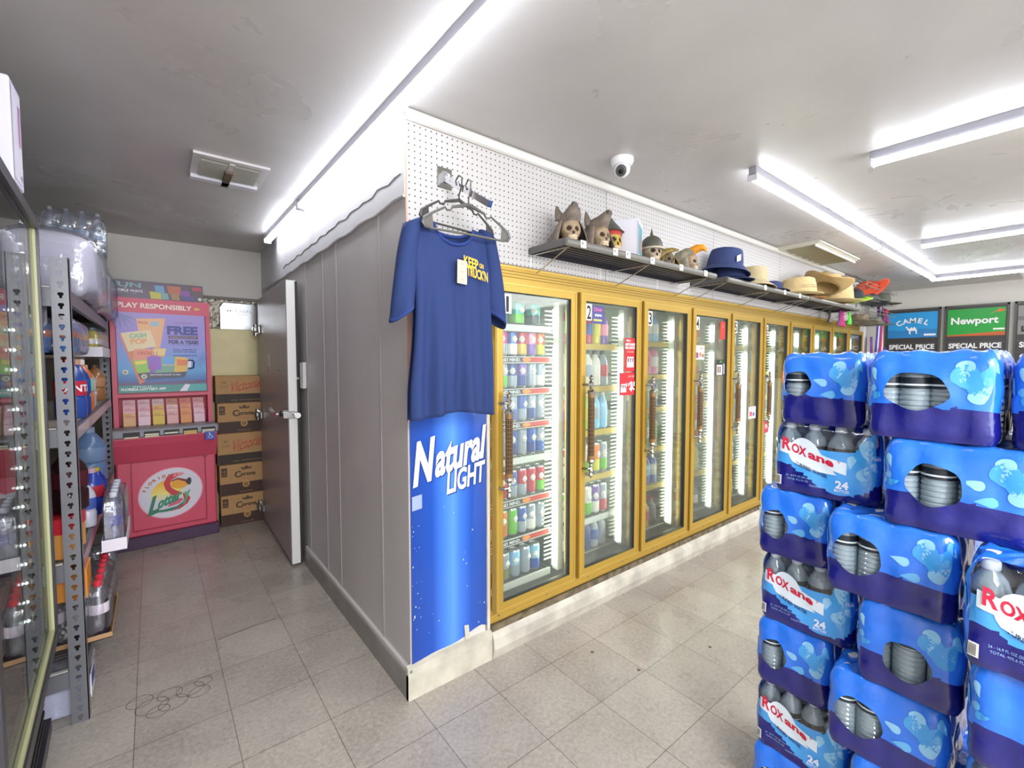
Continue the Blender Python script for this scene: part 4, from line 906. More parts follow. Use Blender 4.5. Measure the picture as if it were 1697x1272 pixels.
def f(b):
    Y = M('e0b32e', .7)
    F = lambda u, v, t=0: (u, -.0515-.006*sin(u*9), v-.18*u)
    b.text('KEEP', .055, 1.822, .036, Y, F, bold=.03, shear=-.1, wfix=.066); b.text('ON', .103, 1.822, .018, Y, F, bold=.03, wfix=.02); b.text("TRUCK'N", .085, 1.786, .036, Y, F, bold=.03, shear=-.1, wfix=.098)
part('print', t, f, smooth=False)
def f(b):
    F = lambda u, v, t=0: (u, -.058-t, v); b.prism([(-.012, 1.725), (.032, 1.722), (.034, 1.812), (-.010, 1.815)], .001, M('e3b79e', .5), F)
    G = lambda u, v, t=0: (u, -.0595, v)
    b.text('5X', .011, 1.80, .006, M('6a4a40', .5), G); b.text('XXL', .011, 1.77, .006, M('6a4a40', .5), G); b.text('$12', .012, 1.74, .007, M('6a4a40', .5), G)
part('size_tag', t, f, smooth=False)
# ---------------------------------------------------------------- lottery stand
LR = M('d4506a', .4, noise=.04, nscale=4); LD = M('ab3048', .5); PUR = M('4b3350', .5)
t = thing('lottery_stand', 'pink-red lottery play station with poster, ticket rack and round flamingo emblem', 'stand', (-1.055, 2.69, 0), radians(2.2))
Wd = .625
def f(b):
    b.bbox((0, .0, .09), (Wd, .30, .85), LR, .012); b.bbox((-.01, -.01, .0), (Wd+.01, .30, .09), PUR, .006)
    F = lambda u, v, t=0: (u, -.012+t, v)
    fr = [(.09, .14), (.55, .14), (.55, .66), (.09, .66)]
    b.prism([(.085, .135), (.555, .135), (.555, .142), (.085, .142)], .012, LD, F); b.prism([(.085, .66), (.555, .66), (.555, .667), (.085, .667)], .012, LD, F)
    b.prism([(.085, .142), (.092, .142), (.092, .66), (.085, .66)], .012, LD, F); b.prism([(.548, .142), (.555, .142), (.555, .66), (.548, .66)], .012, LD, F); b.lathe([(.016, 0), (.012, .006)], LD, T=Matrix.Translation((.552, -.002, .662)) @ Matrix.Rotation(pi/2, 4, 'X'), n=12)
part('cabinet', t, f)
def f(b):
    prof = [(0, .66), (-.07, .80), (-.085, .85), (-.085, .86), (.02, .86), (.02, .66)]
    b.prism([(p[0], p[1]) for p in prof], Wd+.01, LR, lambda u, v, t=0: (-.005+t, u, v))
part('writing_ledge', t, f, smooth=False)
GR = M('8f8d93', .4)
def f(b):
    b.bbox((-.015, -.10, .86), (Wd+.015, .12, .925), GR, .01)
    for k in range(5):
        x = .05+k*.118; b.box((x, -.103, .868), (x+.095, -.097, .905), BLK)
        for j, (dz, c) in enumerate(((.0, 'e9dcb8'), (.014, 'efe6cc'))):
            if (k, j) in ((0, 1), (2, 0)): continue
            b.box((x+.006, -.108, .862+dz), (x+.088, -.098, .872+dz), M(c if k != 3 else 'e8c36a', .5))
part('slip_tray', t, f)
def f(b):
    b.box((.545, -.125, .805), (.61, -.09, .868), M('2a4cb0', .4)); b.text('\u267f', .578, .835, .045, WH, XZ(0, -.126, 0), wmax=.04) if False else None
    F = lambda u, v: (u, -.1265, v)
    b.lathe([(.0045, 0), (.001, .001)], WH, T=Matrix.Translation((.573, -.1255, .857)) @ Matrix.Rotation(pi/2, 4, 'X'), n=10)
    b.tube([F(.573, .852), F(.575, .836), F(.588, .834), F(.594, .820)], .0022, WH, n=4); b.tube([F(.574, .845), F(.585, .845)], .002, WH, n=4)
    b.tube([F(.578+.013*cos(a*.35), .829+.013*sin(a*.35)) for a in range(7, 18)], .0018, WH, n=4)
part('wheelchair_sticker', t, f, smooth=False)
def f(b):   # upright frame of the poster and the recessed slip rack
    b.box((.0, .10, .90), (.03, .24, 1.90), LR); b.box((Wd-.03, .10, .90), (Wd, .24, 1.90), LR); b.box((.03, .13, 1.15), (Wd-.03, .24, 1.90), LR)
    b.box((.03, .22, .92), (Wd-.03, .24, 1.15), LD); b.box((.03, .10, 1.15), (Wd-.03, .135, 1.175), LR); b.box((0, .095, 1.80), (Wd, .24, 1.91), LR)
part('upper_frame', t, f, smooth=False)
# play slips in six pockets
for k in range(6):
    for j in range(3):
        c = (('efc9cf', 'f3c4cc', 'e9b98a'), ('f1d9de', 'efc3d0', 'f3d4da'), ('efd9dc', 'e9c07a', 'e3c862'), ('d9a48c', 'efd0cf', 'e9b7b5'), ('e9a184', 'efab86', 'e6a06a'), ('edb9ba', 'efc4c8', 'ecc9d4'))[k][j]
        def f(b):
            x = .055+k*.089; z = .925; y = .185-j*.028; h = .20-j*.048
            T = Matrix.Translation((x, y, z)) @ Matrix.Rotation(-.12, 4, 'X')
            b.box((0, 0, 0), (.074, .014, h), M(c, .6), T); F = lambda u, v: T @ Vector((u, -.0012, v))
            b.text('PLAY', .03, h-.018, .010, M('8a3a50', .5), F, wmax=.05); b.add([F(.004, h-.032), F(.070, h-.032), F(.070, h-.028), F(.004, h-.028)], [(0, 1, 2, 3)], M('c8506a', .5))
        tag(part('play_slips', t, f, smooth=False), None, None)
def PO(b, pts, c, d):
    b.poly(pts, M(c, .35), lambda u, v, t=0: (u, .095-d*.0008, v))
def TX(b, s, x, z, sz, c, d=5, **k):
    b.text(s, x, z, sz, M(c, .4), lambda u, v, t=0: (u, .095-d*.0008, v), **k)
def f(b):
    SKY = gradmat('poster_sky', 2, [(1.24, '3c4e9c'), (1.36, '5fa6dc'), (1.48, '7f9ee0'), (1.62, 'a48fdc'), (1.80, 'a695d6')], .4, .0)
    b.poly([(.035, 1.24), (Wd-.035, 1.24), (Wd-.035, 1.80), (.035, 1.80)], SKY, lambda u, v, t=0: (u, .0945, v))
    PO(b, [(.035, 1.24), (.59, 1.24), (.59, 1.275), (.035, 1.262)], '5a4674', 1)
    for (cx, cz, s, c) in ((.055, 1.79, 1, '6f74b0'), (.60, 1.45, .6, '5a64b4'), (.57, 1.42, .5, '5a78c0')):   # palm fronds
        for a in range(7):
            th = (-2.6+a*.36) if s == 1 else (1.6+a*.45); L = .13*s
            PO(b, [(cx, cz), (cx+L*.5*cos(th-.12), cz+L*.5*sin(th-.12)), (min(.588, max(.036, cx+L*cos(th))), min(1.798, cz+L*sin(th))), (cx+L*.5*cos(th+.12), cz+L*.5*sin(th+.12))] if s == 1 else [(cx, cz), (min(.588, cx+L*.5*cos(th-.1)), cz+L*.5*sin(th-.1)), (min(.588, cx+L*cos(th)), cz+L*sin(th))], c, 2)
    PO(b, [(.05, 1.635), (.22, 1.50), (.19, 1.27), (.16, 1.25)], 'd97a52', 2)
    PO(b, [(.155, 1.755), (.33, 1.765), (.29, 1.52), (.17, 1.56)], 'e6a86c', 3); TX(b, 'PICK', .195, 1.725, .020, 'b4304a', 6, wmax=.07, rot=.02); PO(b, [(.24, 1.735), (.29, 1.738), (.285, 1.70), (.24, 1.698)], '8fb4cc', 4)
    PO(b, [(.06, 1.64), (.235, 1.672), (.27, 1.545), (.10, 1.50)], 'e5cfa0', 5); TX(b, 'CASH', .16, 1.625, .032, '7fc09a', 8, bold=.03, rot=.12, wfix=.10); TX(b, 'POP', .165, 1.58, .038, 'eda873', 8, bold=.04, rot=.08, wfix=.10)
    PO(b, [(.135, 1.52), (.33, 1.53), (.31, 1.42), (.12, 1.40)], 'e58a6c', 6); PO(b, [(.25, 1.525), (.33, 1.528), (.315, 1.47), (.24, 1.48)], 'e8c878', 7); TX(b, 'FANTASY 5', .215, 1.49, .026, 'b82c40', 9, wfix=.12)
    PO(b, [(.12, 1.43), (.215, 1.445), (.225, 1.345), (.15, 1.335)], '8cc63c', 8); PO(b, [(.135, 1.425), (.205, 1.435), (.205, 1.41), (.14, 1.40)], 'f0d23c', 9)
    PO(b, [(.21, 1.46), (.25, 1.475), (.295, 1.46), (.295, 1.36), (.215, 1.365)], '8a4fc0', 10); PO(b, [(.225, 1.40), (.255, 1.40), (.25, 1.335), (.23, 1.335)], '9a3fae', 11)
    PO(b, [(.30, 1.465), (.385, 1.465), (.385, 1.335), (.255, 1.335)], '6fa58c', 9); PO(b, [(.305, 1.46), (.38, 1.46), (.375, 1.405), (.31, 1.405)], '4f9ee0', 10); PO(b, [(.30, 1.402), (.38, 1.402), (.38, 1.396), (.30, 1.396)], 'e8c0b4', 11)
    PO(b, [(.385, 1.465), (.47, 1.455), (.46, 1.345), (.375, 1.34)], 'e2b43e', 11); PO(b, [(.395, 1.445), (.462, 1.44), (.46, 1.395), (.395, 1.395)], 'e0742f', 12)
    b.tube([(.465, .088, 1.435), (.50, .088, 1.435), (.508, .088, 1.42), (.503, .088, 1.375), (.47, .088, 1.37)], .005, M('2a2f63', .4), n=4); PO(b, [(.462, 1.43), (.49, 1.43), (.487, 1.378), (.46, 1.378)], 'e6e0e6', 11)
    PO(b, [(.15, 1.335), (.46, 1.342), (.44, 1.30), (.17, 1.288)], '232345', 12); TX(b, 'DRAWINGS AUGUST 12, 2024', .32, 1.322, .012, 'e8e8f0', 14, wfix=.19, bold=.02)
    for x, z in ((.078, 1.345), (.188, 1.31)): b.lathe([(.018, 0), (.001, .0006)], M('e6dfc0', .4), T=Matrix.Translation((x, .083, z)) @ Matrix.Rotation(pi/2, 4, 'X'), n=16); b.lathe([(.010, 0), (.001, .0006)], M('8a8f90', .4), T=Matrix.Translation((x, .0822, z)) @ Matrix.Rotation(pi/2, 4, 'X'), n=12)
    TX(b, 'YOU COULD WIN', .445, 1.735, .014, '9a4aa0', wfix=.12); TX(b, 'FREE', .44, 1.675, .062, '2f3f96', bold=.05, wfix=.20)
    PO(b, [(.345, 1.632), (.54, 1.632), (.54, 1.608), (.345, 1.608)], '33305c', 2); TX(b, 'FLORIDA LOTTERY GAMES', .4425, 1.62, .011, 'd8a0b0', wfix=.17); TX(b, 'FOR A YEAR!', .445, 1.582, .028, '2c2f6c', bold=.05, wfix=.195)
    PO(b, [(.355, 1.558), (.54, 1.556), (.54, 1.554), (.355, 1.556)], '6a5aa8', 2)
    for s_1, z, wf in (('IN ALL $480,000 IN', 1.522, .15), ('INSTANT WIN PRIZES', 1.504, .15), ('PACKING MORE FUN', 1.474, .155)): TX(b, s_1, .45, z, .010, '33307a', wfix=wf, bold=.02)
    PO(b, [(.035, 1.185), (.59, 1.185), (.59, 1.245), (.035, 1.24)], '2f9088', 3); PO(b, [(.43, 1.185), (.59, 1.185), (.59, 1.245), (.45, 1.243)], '4aa7a6', 4); TX(b, 'DOWNLOAD THE', .175, 1.232, .011, 'dff0e8', 7, wfix=.11, bold=.02)
    TX(b, 'FLORIDA LOTTERY APP', .185, 1.212, .018, 'f4f8f4', 7, wfix=.27, bold=.04); PO(b, [(.395, 1.187), (.44, 1.248), (.47, 1.248), (.43, 1.187)], '6a8a80', 6); PO(b, [(.405, 1.187), (.445, 1.243), (.478, 1.24), (.455, 1.187)], 'e2e4ee', 7)
part('poster', t, f, smooth=False)
def f(b):
    TX(b, 'PLAY RESPONSIBLY', .275, 1.855, .036, 'f4e6da', 2, bold=.03, wfix=.46); PO(b, [(.52, 1.855), (.545, 1.87), (.54, 1.858), (.565, 1.858), (.55, 1.845), (.525, 1.842)], 'd0b43a', 2)
part('header_lettering', t, f, smooth=False)
def f(b):
    b.box((-.02, .11, 1.91), (.585, .125, 2.045), M('2f2030', .4))
    G = gradmat('topper', 0, [(0, '2b1c30'), (.3, '43264c'), (.585, '3a2030')], .35)
    b.poly([(-.02, 1.91), (.585, 1.91), (.585, 2.045), (-.02, 2.045)], G, lambda u, v, t=0: (u, .109, v))
    F = lambda q: (lambda u, v, t=0: (u, .109-q*.0008, v))
    b.text('FUN', .10, 2.01, .034, M('7fa9b0', .4), F(2), bold=.03, wfix=.18); b.text('IN', .10, 1.985, .010, M('e6e0ea', .4), F(2)); b.text('MULTIPLE WAYS', .10, 1.965, .018, M('e6e0ea', .4), F(2), bold=.03, wfix=.20); b.text('PLAY TO WIN', .10, 1.945, .008, M('b08aa0', .4), F(2), wfix=.12)
    for q, (x, z, w_, h, c) in enumerate(((.24, 1.915, .075, .055, 'c8c04a'), (.27, 1.965, .065, .055, '6a9ec0'), (.31, 1.915, .05, .05, '7aa8a8'), (.35, 1.96, .09, .065, 'b8694a'), (.37, 1.915, .06, .05, 'a8805a'), (.43, 1.955, .07, .04, '8a4aa0'), (.44, 1.915, .09, .04, '5a4a8a'))): b.poly([(x+.008, z), (x+w_, z), (x+w_-.006, z+h), (x, z+h)], M(c, .4), F(2+q))
    b.poly([(.515, 2.0), (.575, 2.0), (.575, 2.03), (.515, 2.03)], M('b8405a', .4), F(2)); b.lathe([(.013, 0), (.001, .0006)], M('d8d4cc', .4), T=Matrix.Translation((.563, .107, 1.935)) @ Matrix.Rotation(pi/2, 4, 'X'), n=14)
part('topper_sign', t, f, smooth=False)
def f(b):
    cx, cz = .325, .395; q = [0]
    def F(d): return lambda u, v, t=0: (cx+u, -.002-d*.0008, cz+v+u*.06)
    el = lambda rx, rz, ox=0, oz=0, n=40: [(ox+rx*cos(2*pi*k/n), oz+rz*sin(2*pi*k/n)) for k in range(n)]
    b.poly(el(.205, .198), M('f0a8b8', .4), F(.5)); b.poly(el(.198, .191), M('dcd8e4', .4), F(1))
    SUN = gradmat('sun', 2, [(.33, 'dcd8e4'), (.40, 'f2e07a'), (.47, 'f0c038'), (.52, 'e8a030')], .4)
    b.poly([(.10*cos(a*pi/20)-.03, .115*sin(a*pi/20)-.01) for a in range(-2, 23)], SUN, F(2))
    for i, ch in enumerate('FLORIDA'):
        a = radians(158-i*12.5); b.text(ch, -.03+.145*cos(a), -.0+.14*sin(a), .022, M('c2694a', .5), F(3), bold=.05, rot=a-pi/2)
    R_ = M('c8303c', .4)
    b.tube([F(4)(u, v) for u, v in ((.085, -.10), (.06, -.14), (.09, -.11), (.10, -.06), (.08, -.03))], .0, R_, n=4) if False else None
    neck = [(.0, -.02), (-.035, .03), (-.048, .08), (-.03, .125), (.005, .15), (.05, .152), (.085, .14), (.07, .125), (.04, .12), (.0, .10), (-.008, .07), (.0, .04), (.03, .01), (.055, -.005), (.03, -.03)]
    b.add([F(5)(*p) for p in neck], [(0, 1, 12, 13, 14), (1, 2, 10, 11, 12), (2, 3, 9, 10), (3, 4, 8, 9), (4, 5, 7, 8), (5, 6, 7)], R_)
    b.poly([(.04, .12), (.07, .125), (.085, .14), (.05, .152), (.02, .148), (.01, .125)], M('e58a90', .4), F(6)); b.poly(el(.005, .004, .035, .135, 10), M('3a2020', .4), F(7))
    b.poly([(.0, .045), (.005, .085), (.04, .095), (.09, .07), (.115, .04), (.07, .02), (.03, .03)], M('eaa52c', .4), F(6)); b.poly([(-.002, .095), (.04, .11), (.10, .085), (.12, .06), (.09, .068), (.04, .096), (.005, .088)], M('8c2028', .4), F(7))
    b.poly([(.09, .068), (.11, .098), (.128, .09), (.13, .06), (.118, .035), (.10, .05)], M('23202c', .4), F(8))
    b.poly([(.07, -.02), (.10, -.03), (.12, -.07), (.10, -.11), (.05, -.14), (-.02, -.145), (.05, -.12), (.08, -.09), (.075, -.05)], R_, F(4))
    b.poly([(-.03, -.105), (.0, -.07), (.06, -.055), (.075, -.07), (.05, -.095), (.0, -.105)], M('d8607a', .4), F(5))
    b.poly([(-.11, -.118), (-.04, -.12), (.03, -.115), (.07, -.09), (.085, -.06), (.075, -.10), (.03, -.135), (-.03, -.142), (-.09, -.135), (-.135, -.15)], M('2f7a60', .4), F(6))
    FT = lambda d: (lambda u, v, t=0: F(d)(u, v+u*.30))
    b.text('L', -.115, -.035, .125, M('2f7a60', .4), FT(9), bold=.04, shear=.35, wfix=.075); b.text('otter', -.01, -.04, .075, M('2f8a66', .4), FT(9), bold=.045, shear=.3, wfix=.155); b.text('y', .095, -.055, .085, M('4fae7c', .4), FT(9), bold=.05, shear=.3, wfix=.055)
part('flamingo_emblem', t, f, smooth=False)
# ---------------------------------------------------------------- beer cartons
KR = M('b48c5c', .7, noise=.06, nscale=20); 
def carton(x, z, h, kind, label, rz=0, dep=.215):
    t = thing('beer_carton', label, 'box', (x, 2.82, z), rz, 'brown beer cartons in the corridor corner'); w_ = .392
    part('box', t, lambda b: b.bbox((0, 0, 0), (w_, dep, h-.002), KR, .004), smooth=False)
    def f(b):
        F = lambda d: (lambda u, v, t=0: (u, -.0006*d-.0005, v))
        if kind == 'V':
            b.poly([(.002, .003), (w_-.002, .003), (w_-.002, h*.33), (.002, h*.33)], M('33271f', .6), F(1)); b.poly([(0, .003), (0, .003+.001), (.0, h*.33)], M('33271f', .6), F(1))
            b.add([(w_+.0006, 0, .003), (w_+.0006, dep, .003), (w_+.0006, dep, h*.33), (w_+.0006, 0, h*.33)], [(0, 1, 2, 3)], M('33271f', .6)); b.add([(-.0006, 0, .003), (-.0006, dep, .003), (-.0006, dep, h*.33), (-.0006, 0, h*.33)], [(0, 1, 2, 3)], M('33271f', .6))
            FV = lambda u, v, t=0: F(2)(u, v+(u-.22)*.18); b.text('Victoria', .225, h*.66, h*.36, M('b8483c', .6), FV, shear=.45, bold=.0, wfix=.215)
            b.tube([F(2)(.16, h*.42), F(2)(.21, h*.52), F(2)(.29, h*.60), F(2)(.33, h*.72)], .0016, M('b8483c', .6), n=4); b.text('CERVEZA', .235, h*.44, .006, M('9a4034', .6), F(2)); b.text('CERVEZA   IMPORTED BEER FROM MEXICO', .23, h*.10, .008, M('b09468', .6), F(2), wfix=.24)
            b.text('24', .06, h*.75, .022, M('4a3626', .6), F(2)); b.text('12 OZ', .06, h*.6, .014, M('4a3626', .6), F(2))
        else:
            b.poly([(.002, .003), (w_-.002, .003), (w_-.002, h*.38), (.002, h*.38)], M('42291f', .6), F(1))
            b.add([(w_+.0006, 0, .003), (w_+.0006, dep, .003), (w_+.0006, dep, h*.38), (w_+.0006, 0, h*.38)], [(0, 1, 2, 3)], M('42291f', .6)); b.add([(-.0006, 0, .003), (-.0006, dep, .003), (-.0006, dep, h*.38), (-.0006, 0, h*.38)], [(0, 1, 2, 3)], M('42291f', .6))
            b.text('C', .135, h*.66, .052, M('33241a', .6), F(2), bold=.02); b.text('orona', .212, h*.655, .034, M('33241a', .6), F(2), bold=.03, wfix=.115); b.text('Familiar', .195, h*.50, .016, M('b8584a', .6), F(2), shear=.3)
            b.poly([(.165, h*.80), (.235, h*.80), (.242, h*.90), (.222, h*.85), (.20, h*.93), (.178, h*.85), (.158, h*.90)], M('5a4028', .6), F(2))
            b.lathe([(.027, 0), (.001, .0006)], M('c49a5c', .6), T=Matrix.Translation((.195, -.002, h*.31)) @ Matrix.Rotation(pi/2, 4, 'X'), n=20); b.lathe([(.02, 0), (.001, .0006)], M('8a683a', .6), T=Matrix.Translation((.195, -.003, h*.31)) @ Matrix.Rotation(pi/2, 4, 'X'), n=16)
            b.poly([(.012, h*.62), (.055, h*.62), (.055, h*.90), (.012, h*.90)], M('4a3424', .6), F(2)); b.text('12', .033, h*.79, .020, M('c49a6c', .6), F(3)); b.text('32 OZ', .033, h*.68, .009, M('c49a6c', .6), F(3))
            b.text('IMPORTED BEER', .195, h*.08, .006, M('b09468', .6), F(2), wfix=.10)
    part('print', t, f, smooth=False)
hs = [(-.395, 0, .268, 'C', 'brown crown-logo beer carton on the floor, bottom of the stack'), (-.398, .268, .268, 'C', 'brown crown-logo beer carton, second from the floor'), (-.408, .536, .272, 'V', 'brown beer carton with red script, third from the floor'), (-.400, .808, .262, 'C', 'brown crown-logo beer carton, fourth from the floor'), (-.408, 1.07, .235, 'V', 'brown beer carton with red script, topmost of the stack')]
for x, z, h, k, l in hs: carton(x, z, h, k, l, radians(random.uniform(-1, .6)))
t = thing('metal_plate', 'embossed silver sheet metal plate leaning in the gap above the cream board', 'plate', (-.34, 3.036, 1.716))
def f(b):
    b.prism([(0, 0), (.31, 0), (.31, .18), (.27, .235), (.03, .235), (0, .19)], .004, M('b9bdbf', .22, metal=.9), XZ(0, 0, 0)); b.text('IMPERIAL', .15, .165, .022, M('8f9395', .3, metal=.9), XZ(0, -.0055, 0), bold=.01, wfix=.22); b.text('BRAND', .16, .135, .014, M('8f9395', .3, metal=.9), XZ(0, -.0055, 0), wfix=.12)
    b.tube([(.0, -.004, 0), (.0, -.004, .19), (.03, -.004, .235), (.27, -.004, .235), (.31, -.004, .18), (.31, -.004, 0)], .004, M('d0d2d2', .2, metal=1), n=5)
part('sheet', t, f, smooth=False)
tag(part('foil_insulation', None, lambda b: b.grid(lambda u, v: (-.52+.50*u, 3.045+.004*sin(u*40+v*9)*sin(v*30), 1.72+.26*v), 40, 16, M('7d786c', .25, metal=.8, noise=.6, nscale=22, bump=1, bscale=30)), ang=80), 'crumpled foil insulation in the gap behind the metal plate', 'insulation')
# ---------------------------------------------------------------- water pallet
FB = M('2a7cf4', .22, noise=.16, nscale=9, bump=.35, bscale=26, coat=.5, key='film'); FN = M('15187a', .22, noise=.2, nscale=14, bump=.3, bscale=30, coat=.5)
FC = clear('shrink_film', (.93, .96, 1), .10, .08, bump=.5, bscale=30); DR1 = M('62b4ee', .25, coat=.4); DR2 = M('3fa0e8', .25, coat=.4); DR3 = M('8fcdf2', .25, coat=.4)
LAB = M('48a4ee', .25, coat=.4); PET = clear('water_bottle_plastic', (.84, .92, .95), .10, .04, milk=.40, milkc=(.60, .76, .84)); CAPW = M('e6ecf4', .35); LBLD = M('1c2733', .35)
_bm = {}
def water_bottle(parent, x, y, rz=0):
    if 'b' not in _bm:
        b = MB(); pr = [(.022, .002), (.029, .006), (.031, .012)]
        for k in range(8): z = .016+k*.0125; pr += [(.0313, z), (.0313, z+.006), (.0288, z+.009), (.0288, z+.0105)]
        pr += [(.0313, .118), (.0313, .142), (.030, .15), (.024, .168), (.014, .182), (.012, .186)]
        b.lathe(pr, PET, n=16); o = b.build('water_bottle'); _bm['b'] = o.data; bpy.data.objects.remove(o)
        b = MB(); b.lathe([(.0135, .186), (.0145, .188), (.0145, .200), (.013, .2025), (.001, .203)], CAPW, n=14); o = b.build('cap'); _bm['c'] = o.data; bpy.data.objects.remove(o)
        b = MB(); b.lathe([(.0318, .117), (.0318, .143)], LBLD, n=16); b.lathe([(.0320, .124), (.0320, .128)], M('d8e6ee', .4), n=16); o = b.build('band_label'); _bm['l'] = o.data; bpy.data.objects.remove(o)
    o = bpy.data.objects.new('water_bottle', _bm['b']); C.objects.link(o); o.parent = parent; o.location = (x, y, 0); o.rotation_euler = (0, 0, rz)
    for k, n in (('c', 'cap'), ('l', 'band_label')):
        q = bpy.data.objects.new(n, _bm[k]); C.objects.link(q); q.parent = o
def film(w_, d, h):
    """point on the wrap: s along the perimeter from the left front corner, z up, o outward"""
    rc = .028; pitch = w_/round(w_/.0635)
    def P(s, z, o=0):
        Lf = w_; Ld = d; per = 2*(Lf+Ld); s = s % per
        t = z/h; ins = .004+.012*max(0, (t-.80)/.20)**2+.006*max(0, (.10-t)/.10)**1.5
        o = o-ins
        if s < Lf: x, y, nx, ny = s, 0, 0, -1; q = s
        elif s < Lf+Ld: x, y, nx, ny = Lf, s-Lf, 1, 0; q = s-Lf
        elif s < 2*Lf+Ld: x, y, nx, ny = 2*Lf+Ld-s, Ld, 0, 1; q = s-Lf-Ld
        else: x, y, nx, ny = 0, per-s, -1, 0; q = s-2*Lf-Ld
        # round the corner
        cx = min(max(x, rc), Lf-rc); cy = min(max(y, rc), Ld-rc); dx, dy = x-cx, y-cy; l = sqrt(dx*dx+dy*dy)
        if dx and dy: x, y = cx+dx/l*rc, cy+dy/l*rc; nx, ny = dx/l, dy/l
        bump = .0035*abs(sin(pi*q/pitch))*(1 if not (dx and dy) else .3)-.0035+.0012*sin(q*60+z*45)+.001*sin(z*80-q*30)
        o += bump
        return (x+nx*o, y+ny*o, z+.0025*sin(x*31+y*17)*(t > .5))
    return P
def teardrop(b, P, cs, cz, r, ang, mat, o=.0012, L=2.3):
    n = 20; rings = 4
    def fn(u, v):
        a = 2*pi*u; rr = r*v; x = cos(a)*rr; z = sin(a)*rr
        if x > 0: x *= L; z *= (1-min(1, x/(r*L)))**.55*1.0
        z += .25*x*x/(r*L)
        return P(cs+x*cos(ang)-z*sin(ang), cz+x*sin(ang)+z*cos(ang), o)
    b.grid(fn, n, rings, mat, wrap=True)
